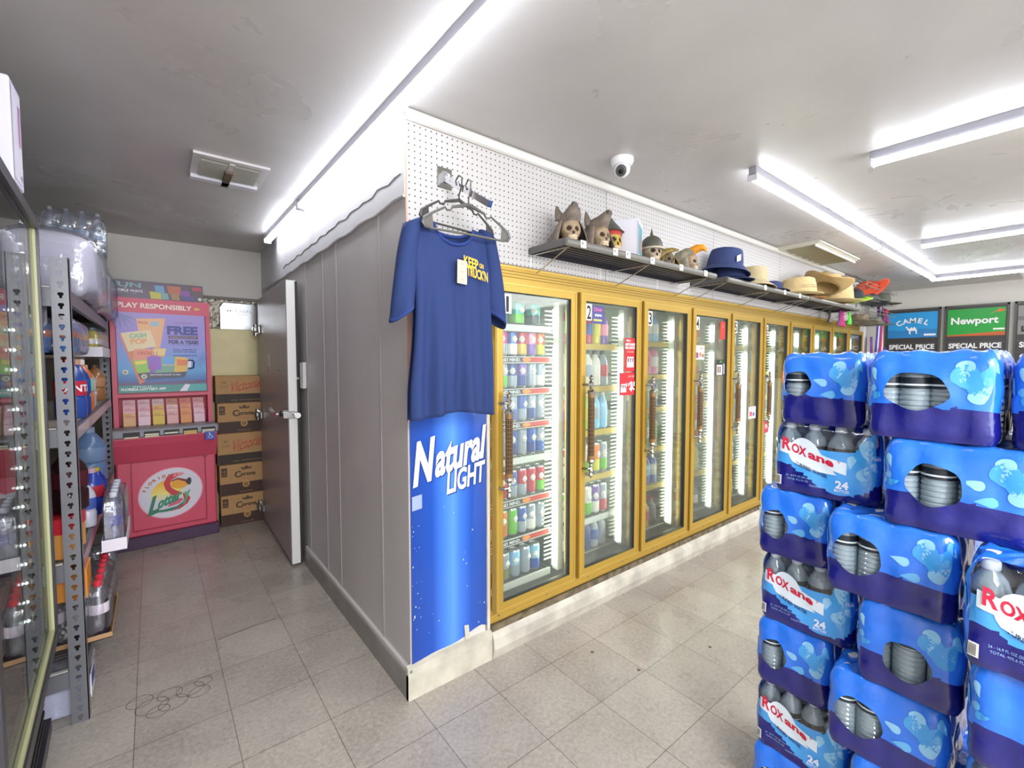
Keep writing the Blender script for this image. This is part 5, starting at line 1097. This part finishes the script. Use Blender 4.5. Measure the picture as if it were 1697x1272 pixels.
def water_case(xf, y0, y1, k, kind, label, hole=None, tilt=0, h=.2, group='shrink wrapped water cases in the stack'):
    w_ = y0-y1; d = .40; zb = .012+k*.205
    t = thing('water_case', label, 'water case', (xf, y0, zb), -pi/2+tilt, group)
    P = film(w_, d, h); per = 2*(w_+d); ns = int(per/.011); nz = 22; wave = lambda s: h*(.36+.04*sin(s*9+1)) if kind == 'H' else h*(.27+.16*cos((s-.02)*2*pi/.30)*(1 if s < w_ else .5)-.05*(s/w_ if s < w_ else 1))
    win = lambda s: h*(.69+.0*s) if s < w_*.78 else (h*(.69+.31*min(1, ((s-w_*.78)/(w_*.14)))) if s < w_ else h*1.05)
    g = {}; rem = set()
    S_ = [per*i/ns for i in range(ns)]; pt = [[[s, h*j/nz] for s in S_] for j in range(nz+1)]
    for i, s in enumerate(S_):      # snap rows to the printed edge
        for fn in ((wave, win) if kind == 'R' else (wave,)):
            zz = fn(s)
            if zz >= h: continue
            j = min(range(1, nz), key=lambda j: abs(h*j/nz-zz)); pt[j][i][1] = zz
    if hole:
        hs, hz, hr, hq = hole
        ins = lambda s, z: ((s-hs)/hr)**2+((z-hz)/hq)**2 < 1
        for j in range(nz):
            for i in range(ns):
                if ins((S_[i]+per/ns/2), h*(j+.5)/nz): rem.add((i, j))
        for j in range(1, nz):
            for i in range(ns):
                c = [(i, j) in rem, (i-1, j) in rem, (i, j-1) in rem, (i-1, j-1) in rem]
                if any(c) and not all(c):
                    a = math.atan2((pt[j][i][1]-hz)/hq, (pt[j][i][0]-hs)/hr); wob = 1+.04*sin(5*a+w_*40)
                    pt[j][i] = [hs+hr*wob*cos(a), hz+hq*wob*sin(a)]
    b = MB(); 
    for j in range(nz+1):
        for i in range(ns):
            s, z = pt[j][i]; o = 0
            if hole: 
                q = ((s-hs)/hr)**2+((z-hz)/hq)**2; o = .003*exp(-(q-1)**2*6)
            b.v.append(P(s, z, o))
    mB, mN, mC, mL = b.m(FB), b.m(FN), b.m(FC), b.m(LAB)
    for j in range(nz):
        for i in range(ns):
            if (i, j) in rem: continue
            i2 = (i+1) % ns; b.f.append((j*ns+i, j*ns+i2, (j+1)*ns+i2, (j+1)*ns+i)); s = S_[i]+per/ns/2; z = (pt[j][i][1]+pt[j+1][i][1])/2
            b.mi.append(mN if z < wave(s) else (mC if kind == 'R' and z > win(s) else (mL if kind == 'R' and s < w_ else mB)))
    # top: rings closing inward over the caps
    base = nz*ns; prev = base; cx, cy = w_/2, d/2
    for q, (sc, dz) in enumerate(((.93, .004), (.8, .001), (.6, .003), (.35, .0), (.05, .002))):
        st = len(b.v)
        for i in range(ns):
            x, y, z = P(S_[i], h, 0); b.v.append((cx+(x-cx)*sc, cy+(y-cy)*sc, h+dz*(1+sin(i*.9))))
        for i in range(ns): b.f.append((prev+i, prev+(i+1) % ns, st+(i+1) % ns, st+i)); b.mi.append(mC if kind == 'R' and q < 2 and S_[i] < w_ else mB)
        prev = st
    if True:
        if kind == 'H':
            rx = w_-.045
            for (ds, dz, r, a, m_) in ((-.014, .150, .024, -1.1, DR2), (.012, .128, .024, .9, DR2), (-.014, .168, .016, -1.9, DR3), (.024, .136, .010, 2.9, DR1), (-.052, .122, .011, 2.7, DR3), (.008, .104, .0165, .6, DR3), (-.032, .088, .011, 3.0, DR1), (.034, .172, .013, -1.0, DR1)):
                if hole and ((rx+ds-hole[0])/(hole[2]+r*1.2))**2+((dz-hole[1])/(hole[3]+r))**2 < 1.15: continue
                teardrop(b, P, rx+ds, dz, r, a, m_)
            for (s, z, r, a, m_) in ((.012, .155, .010, -1.4, DR3), (.014, .115, .009, 2.9, DR1), (.02, .098, .008, 0, DR2)):
                if not hole or s+r*2 < hole[0]-hole[2]: teardrop(b, P, s, z, r, a, m_)
        else:
            for (ds, dz, r, a, m_) in ((-.03, .13, .030, -1.3, DR2), (-.02, .09, .022, .9, DR2), (-.066, .118, .011, -1.9, DR3), (-.032, .155, .0185, -1.7, DR3), (-.040, .080, .0155, .8, DR3), (-.078, .098, .008, 2.9, DR1), (-.012, .105, .010, -.8, DR3)): teardrop(b, P, w_+ds, dz, r, a, m_)
            for s, z, r, a, m_ in ((.012, .10, .008, 1.5, DR2), (.225*w_/.26, .06, .008, 2.2, DR1)): teardrop(b, P, s, z, r, a, m_)
        for s in (w_+.06, w_+.15, w_+.25, w_+.34, 2*w_+d+.05, 2*w_+d+.16, 2*w_+d+.27, 2*w_+d+.36, w_+d+.08, w_+d+.18): teardrop(b, P, s, .11+.03*sin(s*40), .016, s*9, DR3 if int(s*50) % 2 else DR1)
    b.build('shrink_wrap', t, ang=60)
    if kind == 'R':
        def f(b):
            k_ = w_/.262; WL = M('dce9f2', .3, coat=.3); F = lambda o: (lambda u, v, t=0: P(u, v, o))
            teardrop(b, P, .085*k_, .120, .040*k_, -.78, WL, .0015, 2.3)
            b.grid(lambda u, v: P((.022+.165*u)*k_, .100+.034*v-.27*(.022+.165*u-.088)*.95, .0016), 16, 4, WL)
            G = lambda o: (lambda u, v, t=0: P(u+.012, v+.008-.27*(u-.10*k_), o))
            RR = M('c8183c', .35); b.text('R', .030*k_, .113, .033, RR, G(.0028), bold=.03, wfix=.022*k_); b.text('OX', .062*k_, .108, .024, RR, G(.0028), bold=.035, wfix=.038*k_); b.text('ane', .116*k_, .109, .023, RR, G(.0028), bold=.035, wfix=.062*k_); b.text('\u00ae', .158*k_, .118, .006, RR, G(.0028))
            b.text('PURIFIED WATER', .105*k_, .076, .0095, M('24365c', .5), lambda u, v, t=0: P(u, v-.35*(u-.10*k_)+.8*(u-.10*k_)**2, .0026), wfix=.078*k_, bold=.02)
            b.grid(lambda u, v: P((.008+.022*u)*k_, .018+.028*v, .0018), 3, 3, WH)
            for q in range(9): b.grid(lambda u, v: P((.0105+.002*q+.0009*u)*k_, .021+.022*v, .0026), 1, 3, BLK)
            W2 = M('e2ecf8', .4); b.text('24', .178*k_, .046, .020, W2, F(.003), bold=.04, wfix=.030*k_); b.text('BOTTLES', .178*k_, .029, .007, W2, F(.003), bold=.02, wfix=.034*k_)
            b.text('24 - 16.9 FL OZ (500 mL)', .072*k_, .050, .0055, M('8fb4e0', .4), F(.003), wfix=.06*k_); b.text('TOTAL 405.6 FL OZ', .072*k_, .040, .0055, M('8fb4e0', .4), F(.003), wfix=.055*k_); b.text('PLEASE RECYCLE', .125*k_, .030, .0055, M('8fb4e0', .4), F(.003), wfix=.045*k_)
            b.grid(lambda u, v: P((.255+.016*u)*k_, .135+.05*v-.0*u, .0022), 2, 5, FN); b.text('Florida', .258*k_, .128, .011, W2, F(.004), shear=.3, wfix=.035*k_)
        part('brand_label', t, f)
    n = max(3, round(w_/.0635)); p = (w_-.012)/n
    for r in range(2 if kind == 'R' else 2):
        for i in range(n): water_bottle(t, .006+p*(i+.5), .012+.033+r*.064, random.uniform(0, 6))
    return t
# rows counted from the floor (k); left column set back, middle column forward
L_ = .65; Md = .55
water_case(L_, -1.152, -1.365, 6, 'H', 'water case with torn handle hole, top of the left column', (.052, .115, .036, .035))
water_case(Md, -1.387, -1.621, 6, 'H', 'water case with the widest handle hole, top of the middle column', (.096, .112, .057, .043))
water_case(Md, -1.627, -1.887, 6, 'H', 'water case at the top right edge of the photo', None)
water_case(L_, -1.140, -1.407, 5, 'R', 'water case whose red brand lettering and 24 show in full, second row')
water_case(Md, -1.422, -1.687, 5, 'H', 'water case with round handle hole, second row under the widest hole', (.098, .105, .048, .048))
water_case(Md, -1.692, -1.947, 5, 'R', 'water case beyond the right edge of the second row')
water_case(L_, -1.097, -1.302, 4, 'H', 'water case with narrow handle hole, third row at the left edge', (.058, .095, .036, .043))
water_case(Md, -1.309, -1.571, 4, 'H', 'water case with big oval handle hole, third row in the middle', (.075, .105, .05, .05))
water_case(.41, -1.585, -1.845, 4, 'R', 'protruding water case cut by the right edge with large red letter and bar code')
water_case(L_, -1.109, -1.362, 3, 'R', 'water case with red brand lettering, fourth row at the left edge')
water_case(Md, -1.382, -1.587, 3, 'H', 'water case with handle hole, fourth row below the big oval hole', (.105, .085, .045, .045))
water_case(.43, -1.595, -1.855, 3, 'H', 'water case under the protruding one at the right edge', None)
water_case(L_, -1.102, -1.312, 2, 'H', 'water case with slanted handle hole, fifth row at the left edge', (.06, .10, .035, .045))
water_case(Md, -1.324, -1.569, 2, 'H', 'water case with handle hole, fifth row in the middle', (.075, .10, .05, .045))
water_case(.45, -1.595, -1.85, 2, 'R', 'water case in the fifth row at the right')
water_case(L_, -1.105, -1.357, 1, 'R', 'water case with red brand lettering, sixth row at the left edge')
water_case(Md, -1.377, -1.607, 1, 'H', 'water case, sixth row in the middle', (.09, .1, .05, .045))
water_case(L_, -1.097, -1.317, 0, 'H', 'water case on the floor at the left foot of the stack', (.08, .1, .05, .045))
water_case(Md, -1.337, -1.587, 0, 'R', 'water case on the floor in the middle of the stack')
b = MB(); b.box((.5, -1.95, 0.001), (1.06, -1.10, .011), M('a98a5c', .8, noise=.3)); tag(b.build('slip_sheet'), 'brown cardboard slip sheet under the water stack', 'sheet')
# ---------------------------------------------------------------- metal rack on the left and what stands on it
RX, RY, RZ = -1.08, .69, .0
RM = M('717277', .4, metal=.25, noise=.06, nscale=6)
def RW(x, y, z): return (RX+x*cos(RZ)-y*sin(RZ), RY+x*sin(RZ)+y*cos(RZ), z)
t = thing('storage_rack', 'grey slotted-post metal rack of drinks between the glass fridge and the lottery stand', 'rack', (RX, RY, 0), RZ)
RL = 1.86; RD = .56; LEV = (1.70, 1.165, .64, .215)
def post(x, y, fine=True):
    def f(b):
        sx = 1 if x > -.1 else -1
        # leg facing the camera with keyholes: built from strips round the holes
        x0, x1 = (x-.026, x+.026); z = .0; nh = 45 if fine else 0; top = 1.815
        if fine:
            p = top/nh; xa, xb = x-.0095, x+.0095
            b.box((x0, y, 0), (xa, y+.003, top), RM); b.box((xb, y, 0), (x1, y+.003, top), RM)
            for k in range(nh):
                z = k*p; F = lambda u, v, t=0: (x+u, y+t, z+v)
                b.box((xa, y, z), (xb, y+.003, z+.008), RM); b.box((xa, y, z+.030), (xb, y+.003, z+p), RM)
                for q in (-1, 1): b.prism([(q*.0095, .008), (q*.004, .008), (q*.004, .017), (q*.0085, .020), (q*.009, .024), (q*.0065, .030), (q*.0095, .030)], .003, RM, F)
        else: b.box((x0, y, 0), (x1, y+.003, top), RM)
        xe = x1 if sx > 0 else x0
        b.box((xe-.003, y, 0), (xe, y+(.04 if y < 1 else -.04), top), RM)
    part('post', t, f, smooth=False)
post(0, 0); post(-RD, 0, False); post(0, RL); post(-RD, RL, False)
LAV = M('b7a9b8', .35, coat=.3)
for z in LEV:
    t2 = thing_part('shelf', t)
    def f(b):
        b.box((.006, .02, z-.055), (.022, RL-.02, z), RM); b.box((-RD, .02, z-.055), (-RD+.01, RL-.02, z), RM)
        b.box((-RD, .006, z-.07), (-.02, .018, z), RM); b.box((-RD, RL-.02, z-.05), (-.02, RL-.008, z), RM); b.box((-RD+.02, .006, z-.002), (-.03, .024, z+.004), M('c6c4be', .4))
    part('beam', t2, f, smooth=False)
    def f(b):
        for k in range(67): b.tube([(-RD+.01, .03+k*.0272, z-.002), (.018, .03+k*.0272, z-.002)], .0022, WIRE, n=4)
        for x in (-.40, -.2, -.02): b.tube([(x, .02, z-.006), (x, RL-.02, z-.006)], .003, WIRE, n=4)
    part('wire_deck', t2, f)
    if z == LEV[1]: part('deck_liner', t2, lambda b: b.box((-RD+.012, .03, z+.001), (.004, RL-.03, z+.003), M('a9a292', .6, noise=.2)), smooth=False)
    if z == LEV[0]: part('deck_liner', t2, lambda b: b.box((-RD+.012, .03, z-.010), (.004, RL-.03, z-.007), M('3a3640', .7)), smooth=False)
    if z in LEV[1:3]: part('lip_strip', t2, lambda b: b.box((.0225, .03, z-.05), (.024, RL-.03, z-.004), M('c58a98', .35, coat=.3) if z == LEV[2] else LAV), smooth=False)  # pink of the lower strip is a reflection put into its colour
WRAP = clear('pack_wrap', (.95, .95, 1), .14, .1, bump=.8, bscale=18, milk=.10, milkc=(.8, .8, .86))
PAPER = M('d9d7e2', .75, noise=.05, nscale=10, bump=.25, bscale=25)
def pillow(b, a, c, mat, r=.03, n=10, wob=.006):
    cx = [(a[i]+c[i])/2 for i in range(3)]; h = [(c[i]-a[i])/2 for i in range(3)]
    def fn(u, v):
        th = 2*pi*u; ph = pi*(v-.5); e = .32; cp = cos(ph)
        def sg(t): return (1 if t >= 0 else -1)*abs(t)**e
        return (cx[0]+h[0]*sg(cos(th))*abs(cp)**e*(1+.03*sin(th*7+v*9)), cx[1]+h[1]*sg(sin(th))*abs(cp)**e*(1+.03*sin(th*5)), cx[2]+h[2]*sg(sin(ph))+wob*sin(th*3+v*8))
    b.grid(fn, 40, 22, mat, wrap=True)
def towel(y0, y1, label, z1=.30, badge=False):
    t = thing('paper_towel_pack', label, 'paper pack', RW(0, 0, LEV[0]+.008), RZ, 'white paper packs on top of the rack')
    part('bundle', t, lambda b: pillow(b, (-.42, y0, 0), (.07, y1, z1), PAPER))
    part('plastic_wrap', t, lambda b: pillow(b, (-.44, y0-.012, -.004), (.085, y1+.012, z1+.012), WRAP, wob=.01))
    if badge:
        def f(b, y0=y0+.35):
            F = lambda d: (lambda u, v, t=0: (.092+d*.0012, u, v))
            b.poly([(y0+.08, .03), (y0+.20, .0), (y0+.24, .12), (y0+.14, .21), (y0+.10, .20)], M('4a2a9a', .4), F(0)); b.lathe([(.03, 0), (.001, .001)], M('e8e0f0', .4), T=Matrix.Translation((.0935, y0+.13, .10)) @ Matrix.Rotation(pi/2, 4, 'Y'), n=14)
            b.lathe([(.02, 0), (.001, .001)], M('e0a03a', .4), T=Matrix.Translation((.0937, y0+.20, .09)) @ Matrix.Rotation(pi/2, 4, 'Y'), n=12); b.text('Q', y0+.13, .10, .03, M('4a2a9a', .4), F(2.2))
            b.poly([(y0+.22, .0), (y0+.30, -.0), (y0+.31, .10), (y0+.25, .10)], M('e6e4f2', .4), F(-.2)); b.text('er', y0+.27, .04, .035, M('2a3a8a', .4), F(2))
        part('brand_badge', t, f, smooth=False)
towel(.40, 1.0, 'white plastic wrapped paper pack on top of the rack, nearest the glass fridge')
towel(1.06, 1.95, 'white plastic wrapped paper pack with a purple badge overhanging the rack top', .30, True)
def pack(name, label, cat, x0, y0, z, nx, ny, rad, ht, body, lab, cap, pitch=None, tray=None, wrap=True, group=None, liquid=None, th=.06):
    """shrink pack of bottles; bottles stand in rows along y"""
    t = thing(name, label, cat, RW(x0, y0, z), RZ, group); p = pitch or rad*2.05
    pr = [(rad*.85, .002), (rad, .01), (rad, ht*.42), (rad*1.01, ht*.425), (rad*1.01, ht*.60), (rad, ht*.605), (rad*.93, ht*.68), (rad*.5, ht*.86), (rad*.36, ht*.90), (rad*.42, ht*.905), (rad*.42, ht*.985), (rad*.3, ht)]
    key = (name, body, lab, cap, rad, ht)
    if key not in _bm:
        b = MB(); A = liquid or M(body, .12, coat=.5); B_ = M(lab, .4); K = M(cap, .4); b.lathe(pr, [A, A, A, B_, B_, A, A, A, K, K, K], n=16); o = b.build('bottle'); _bm[key] = o.data; bpy.data.objects.remove(o)
    for i in range(nx):
        for j in range(ny):
            o = bpy.data.objects.new('bottle', _bm[key]); C.objects.link(o); o.parent = t; o.location = (-(i+.5)*p, (j+.5)*p, .004)
    if wrap: part('plastic_wrap', t, lambda b: pillow(b, (-nx*p-.006, -.006, 0), (.006, ny*p+.006, ht*.97), WRAP, wob=.003))
    if tray:
        def f(b):
            b.box((-nx*p-.008, -.008, 0), (.008, ny*p+.008, .003), M(tray, .6)); b.box((.005, -.008, 0), (.008, ny*p+.008, th), M(tray, .6)); b.box((-nx*p-.008, -.008, 0), (.005, -.005, th), M(tray, .6)); b.box((-nx*p-.008, ny*p+.005, 0), (.005, ny*p+.008, th), M(tray, .6)); b.box((-nx*p-.008, -.005, 0), (-nx*p-.005, ny*p+.005, th), M(tray, .6))
        part('tray', t, f, smooth=False)
    return t
clr = clear('pet_clear', (.8, .86, .92), .12, .03, milk=.18, milkc=(.5, .55, .62))
pack('water_jug_pack', 'clear bottles with grey caps on top of the white paper packs', 'bottle pack', .06, 1.30, LEV[0]+.325, 4, 2, .033, .29, '98a4b4', '8fa6c0', '7b8088', liquid=clr)
S2 = LEV[1]+.004
def jug(label, x, y, z, c1, c2, c3, r=.055, ht=.27, name='juice_jug', txt=None, cat='bottle', rz=0):
    t = thing(name, label, cat, RW(x, y, z), RZ+rz)
    pr = [(r*.9, .0), (r, .008), (r, ht*.30), (r*.9, ht*.34), (r, ht*.38), (r, ht*.62), (r*.85, ht*.72), (r*.45, ht*.86), (r*.3, ht*.89)]
    A, B_, K = M(c1, .25, coat=.3), M(c2, .4), M(c3, .4)
    part('body', t, lambda b: b.lathe(pr, [A, A, A, A, B_, A, A, A], n=18)); part('cap', t, lambda b: b.lathe([(r*.38, ht*.885), (r*.38, ht*.97), (r*.3, ht*.985), (.001, ht*.985)], K, n=14))
    if txt:
        b = MB()
        def F(u, v, q=0): a = -.9+u/r; return ((r+.002)*cos(a), (r+.002)*sin(a), v)
        b.text(txt, .0, ht*.50, .03, M('eeeef4', .4), F, bold=.03); b.build('lettering', t, smooth=False)
jug('blue plastic jug with a red label at the front of the middle rack shelf', -.03, .42, S2, '2d4c9c', 'c3253c', 'c3253c', txt='FANTA')
jug('second blue jug standing right behind the red-labelled jug', -.03, .60, S2, '27448f', '2d4c9c', 'c9a080')
jug('orange drink bottle on the middle rack shelf', -.03, .80, S2, 'd9763a', '8fcab4', 'e8e0dc', r=.05)
jug('milky plastic wrapped bottle on the middle rack shelf', -.04, 1.05, S2, 'b9b0b4', 'cfc4c8', 'd8d2d4', r=.05, ht=.24)
jug('amber bottle at the back end of the middle rack shelf', -.04, 1.65, S2, 'a07048', 'c08a68', '7a5a40', r=.055, ht=.24)
jug('red bottle deep on the middle rack shelf, seen left of the near post', -.20, .16, S2, 'a02030', 'c23040', 'e0c830', r=.05, ht=.22)
jug('tall blue can-shaped bottle with red foot seen left of the near post', -.13, .12, S2+.24, '2a4ca8', 'dfe4ee', '1c2c60', r=.045, ht=.2)
jug('yellow-green capped bottle left of the near post', -.26, .30, S2, '7a9a34', 'c8cc3c', 'c8cc3c', r=.045, ht=.28)
t = thing('snack_bag', 'pale pink plastic bag slumped on the middle rack shelf by the fridge', 'bag', RW(-.16, .04, S2), RZ)
part('bag', t, lambda b: pillow(b, (-.12, -.02, 0), (.06, .10, .13), M('d6a89c', .35, coat=.5, bump=.6, bscale=20), wob=.012))
t = thing('plastic_bag', 'white translucent bag stuffed under the top rack shelf by the fridge', 'bag', RW(-.16, .08, S2+.42), RZ)
part('bag', t, lambda b: pillow(b, (-.14, -.04, -.02), (.10, .12, .12), M('c9c9d4', .3, coat=.5, bump=.8, bscale=18), wob=.02))
b = MB(); b.box((-.3, .15, 0), (-.04, 1.9, .012), M('6a5848', .7)); o = b.build('tray_board', loc=RW(0, 0, S2+.268), rot=(0, 0, RZ)); tag(o, 'brown board laid over the jugs as a second level in the rack', 'board')
pack('drink_pack', 'pack of white boxed yellow drinks on the upper level of the middle shelf', 'bottle pack', .03, 1.15, S2+.28, 2, 7, .040, .17, 'c9b83c', 'e8e4da', '5a6a70', tray='dedbe4')
pack('drink_pack', 'pack of blue and orange drinks beside the near rack post, upper level', 'bottle pack', .01, .25, S2+.285, 2, 7, .036, .16, '4a7cc0', 'd9763a', 'e8e4e8')
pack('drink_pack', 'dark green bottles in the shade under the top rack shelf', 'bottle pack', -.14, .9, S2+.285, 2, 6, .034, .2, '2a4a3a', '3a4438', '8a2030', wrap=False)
S3 = LEV[2]+.004
jug('dark cola bottle lying near the post on the third rack shelf', -.02, .16, S3+.17, '2a1418', '4a1a22', '2a1418', r=.06, ht=.26, name='cola_bottle')
t = thing('snack_box', 'red and orange snack carton on the third rack shelf beside the post', 'box', RW(-.06, .14, S3), RZ-.2)
part('carton', t, lambda b: b.bbox((-.12, -.08, 0), (.06, .10, .16), M('d9974c', .5), .004), smooth=False)
def f(b): b.box((-.121, -.081, .10), (.0612, .101, .161), M('cc2436', .45)); b.lathe([(.028, 0), (.001, .001)], M('f0d8c8', .4), T=Matrix.Translation((.062, .01, .11)) @ Matrix.Rotation(pi/2, 4, 'Y'), n=14); b.lathe([(.018, 0), (.001, .001)], M('6a50b0', .4), T=Matrix.Translation((.063, .01, .11)) @ Matrix.Rotation(pi/2, 4, 'Y'), n=14)
part('printed_top', t, f, smooth=False)
jug('large clear blue water jug at the back of the third rack shelf', -.08, 1.6, S3, '6c8cb8', '7f9cc4', '9ab0cc', r=.09, ht=.36, name='water_jug')
jug('blue bottle with red label on the third rack shelf', -.0, .72, S3, '2c44a8', 'c03040', 'c8a8b8', r=.05, ht=.24)
jug('small white and blue bottle leaning on the third rack shelf', .0, .50, S3, 'c9c8d8', '4a60b4', '3a50a8', r=.035, ht=.22)
jug('royal blue bottle at the shelf edge of the third rack shelf', .0, .95, S3, '2438a0', '2f48b8', 'd8b030', r=.045, ht=.2)
pack('soda_pack', 'wrapped pack of dark red soda bottles on the third shelf left of the near post', 'bottle pack', -.21, .03, S3, 3, 3, .04, .30, '3a1a22', 'b82438', 'b82438')
pack('soda_pack', 'wrapped pack of red soda cans on the bottom shelf left of the near post', 'bottle pack', -.20, .05, LEV[3]+.004, 3, 3, .04, .26, 'a02434', 'c83a4a', 'b82438')
t = thing('snack_box', 'orange and red open carton hanging over the bottom shelf behind the near post', 'box', RW(-.0, .10, LEV[3]+.25), RZ)
part('carton', t, lambda b: b.bbox((-.12, -.03, 0), (.03, .12, .12), M('d98a34', .5), .004), smooth=False)
CO = LEV[3]+.05
pack('cola_pack', 'pack of dark cola bottles with red and green caps on the bottom rack shelf', 'bottle pack', .09, .10, CO, 4, 6, .033, .235, '2e2833', 'd9cdd4', 'c62a3c', tray='b08a62', th=.022)
pack('lemon_soda_pack', 'clear soda bottles with green caps next to the cola pack', 'bottle pack', .09, .53, CO, 3, 2, .034, .25, '9ab0a8', '58b48c', '1f9a50', liquid=clr)
pack('water_pack', 'wrapped pack of clear water bottles in a white tray above the green caps', 'bottle pack', .135, .40, CO+.265, 1, 5, .036, .27, '7888b0', '2a3c9a', 'c8ccd8', tray='e6e2ea', liquid=clear('pet_blue', (.72, .78, .92), .12, .03, milk=.2, milkc=(.42, .46, .66)))
t = thing('snack_bag', 'green and red snack bags on the bottom shelf left of the near post', 'bag', RW(-.14, .06, .27), RZ)
t = None
bpy.data.objects.remove(bpy.data.objects['snack_bag.001'])
t = thing('goods_bag', 'white plastic bag of goods on the floor under the rack', 'bag', RW(-.0, .06, 0), RZ)
part('bag', t, lambda b: pillow(b, (-.22, .0, .0), (.02, .32, .15), M('b9bcd4', .25, coat=.6, bump=.8, bscale=16), wob=.012))
part('printed_label', t, lambda b: (b.bbox((.02, .06, .02), (.024, .17, .12), M('e8e6ea', .5), .001), b.box((.0245, .07, .06), (.0255, .16, .11), M('2f3fa0', .4))), smooth=False)
# ---------------------------------------------------------------- glass fridge at the left edge
FX, FY, FR = -1.12, .62, .044
t = thing('drinks_fridge', 'tall black framed glass door drinks fridge at the left edge', 'fridge', (FX, FY, 0), FR)
KF = M('2a2830', .4); KG = M('3b3a40', .35, metal=.3); FW = 1.0; FD = .62; FT = 1.92; FB0 = .46
def f(b):
    b.box((-FD, -FW, .05), (-.05, -.0, FB0), KF); b.box((-FD, -FW, FT-.06), (-.05, 0, FT+.03), KF); b.box((-FD, -.035, FB0), (-.05, 0, FT-.06), KF); b.box((-FD, -FW, FB0), (-.05, -FW+.035, FT-.06), KF); b.box((-FD, -FW+.035, FB0), (-FD+.03, -.035, FT-.06), M('c9cdd2', .4))
    for k in range(9): b.box((-.05, -FW+.06, .12+k*.035), (-.04, -.06, .135+k*.035), M('17161a', .5))
    b.box((-.05, -FW, .05), (-.03, 0, .10), KG); b.box((-FD+.04, -FW+.02, 0), (-.06, -.02, .05), BLK)
part('cabinet', t, f, smooth=False)
def f(b):
    F = lambda u, v, t=0: (-.045+t, u, v); e = .035; z0, z1 = FB0-.06, FT
    for q in ([(-FW, z0), (0, z0), (-e, z0+e), (-FW+e, z0+e)], [(-FW, z1), (-FW+e, z1-e), (-e, z1-e), (0, z1)], [(-FW, z0), (-FW+e, z0+e), (-FW+e, z1-e), (-FW, z1)], [(0, z0), (0, z1), (-e, z1-e), (-e, z0+e)]): b.prism(q, .045, KG, F)
    b.box((-.03, -FW+e-.006, z0+e-.002), (-.006, -FW+e+.01, z1-e), M('b9b88c', .4)); b.box((-.03, -e-.01, z0+e-.002), (-.006, -e+.006, z1-e), M('b9b88c', .4)); b.box((-.03, -FW+e, z0+e), (-.006, -e, z0+e+.014), M('b9b88c', .4))
part('door_frame', t, f, smooth=False)
part('glass_pane', t, lambda b: b.box((-.018, -FW+.037, FB0-.023), (-.013, -.037, FT-.037), clear('fridge_glass', (.92, .95, .94), .16, .01)), smooth=False)
def f(b):
    b.box((-.115, -FW+.04, FT-.34), (-.11, -.05, FT-.07), M('c64a54', .45)); F = lambda u, v, t=0: (-.108, u, v)
    b.box((-.1095, -FW+.04, FT-.28), (-.109, -.05, FT-.15), M('cfa6a4', .45)); b.text('YARMOUTH', -.36, FT-.215, .085, M('f2e6e0', .5), F, bold=.04, wfix=.62)
part('inner_banner', t, f, smooth=False)
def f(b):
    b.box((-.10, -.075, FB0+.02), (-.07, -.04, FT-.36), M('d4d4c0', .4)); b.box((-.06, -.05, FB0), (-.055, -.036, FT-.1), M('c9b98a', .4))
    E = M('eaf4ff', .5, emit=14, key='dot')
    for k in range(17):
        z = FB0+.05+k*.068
        for j, (x, y) in enumerate(((-.068, -.06), (-.14, -.038), (-.24, -.038))): b.lathe([(.0055-.001*j, 0), (.004, .003), (.0005, .005)], E, T=Matrix.Translation((x, y, z)) @ Matrix.Rotation(pi/2 if j == 0 else 0, 4, 'Y') @ Matrix.Rotation(0 if j == 0 else pi/2, 4, 'X'), n=8)  # first column is the strip, the others imitate its reflections in the panes
part('led_strip_and_reflections', t, f)
fl_c = [('a8343c', 'c83a44', 'e8e0d8'), ('b8b8c4', '9ac0d0', 'e8e8f0'), ('c03040', 'b82838', 'f0e8e8'), ('3a6a50', 'd8d8d8', 'c03040'), ('5a9a40', '7ab850', '3a8a3a')]
for si, z in enumerate((1.36, 1.10, .86, .64, .475)):
    q = thing_part('shelf', t)
    def f(b):
        for k in range(20): b.tube([(-FD+.04, -FW+.05+k*.036, z), (-.12, -FW+.05+k*.036, z)], .002, M('e4e6e8', .4), n=4)
        b.tube([(-.12, -FW+.04, z), (-.12, -.04, z)], .004, M('e4e6e8', .4), n=6); b.box((-.118, -FW+.04, z-.012), (-.114, -.04, z+.02), clear('rail_clear', (.9, .94, .95), .2, .05, milk=.2))
    part('wire_deck', q, f)
    c = fl_c[si]
    for j in range(8):
        o = bpy.data.objects.new('drink_bottle', bottle(c[j % 2], c[1-j % 2], c[2], .95, .8 if si > 2 else 1)); C.objects.link(o)
        ca, sa = cos(FR), sin(FR); x, y = -.17, -.13-j*.078; o.location = (FX+x*ca-y*sa, FY+x*sa+y*ca, z+.004)
        tag(o, '%s bottle on the %s shelf of the black fridge, %s from the rack' % (['red', 'silver', 'crimson', 'dark green', 'light green'][si], ['top', 'second', 'third', 'fourth', 'bottom'][si], ['first', 'second', 'third', 'fourth', 'fifth', 'sixth', 'seventh', 'eighth'][j]), 'bottle', 'bottles inside the black fridge')
t = thing('shipping_box', 'white printed cardboard box standing on top of the black fridge', 'box', (-1.117, .385, FT+.031), 0)
part('carton', t, lambda b: b.bbox((-.30, -.14, 0), (.0, .0, .30), M('d5d2e6', .6), .004), smooth=False)
def f(b):
    F = lambda u, v, t=0: (.001, u, v); b.poly([(-.125, .015), (-.015, .015), (-.015, .285), (-.125, .285)], M('e2ddec', .6), F); G = lambda u, v, t=0: (.002, u, v)
    b.poly([(-.05, .13), (-.025, .13), (-.025, .25), (-.05, .25)], M('c08ac0', .6), G); b.text('431', -.035, .035, .018, M('35506a', .6), G); b.text('431', -.06, .045, .018, M('35506a', .6), lambda u, v, t=0: (u, -.1415, v))
part('print', t, f, smooth=False)
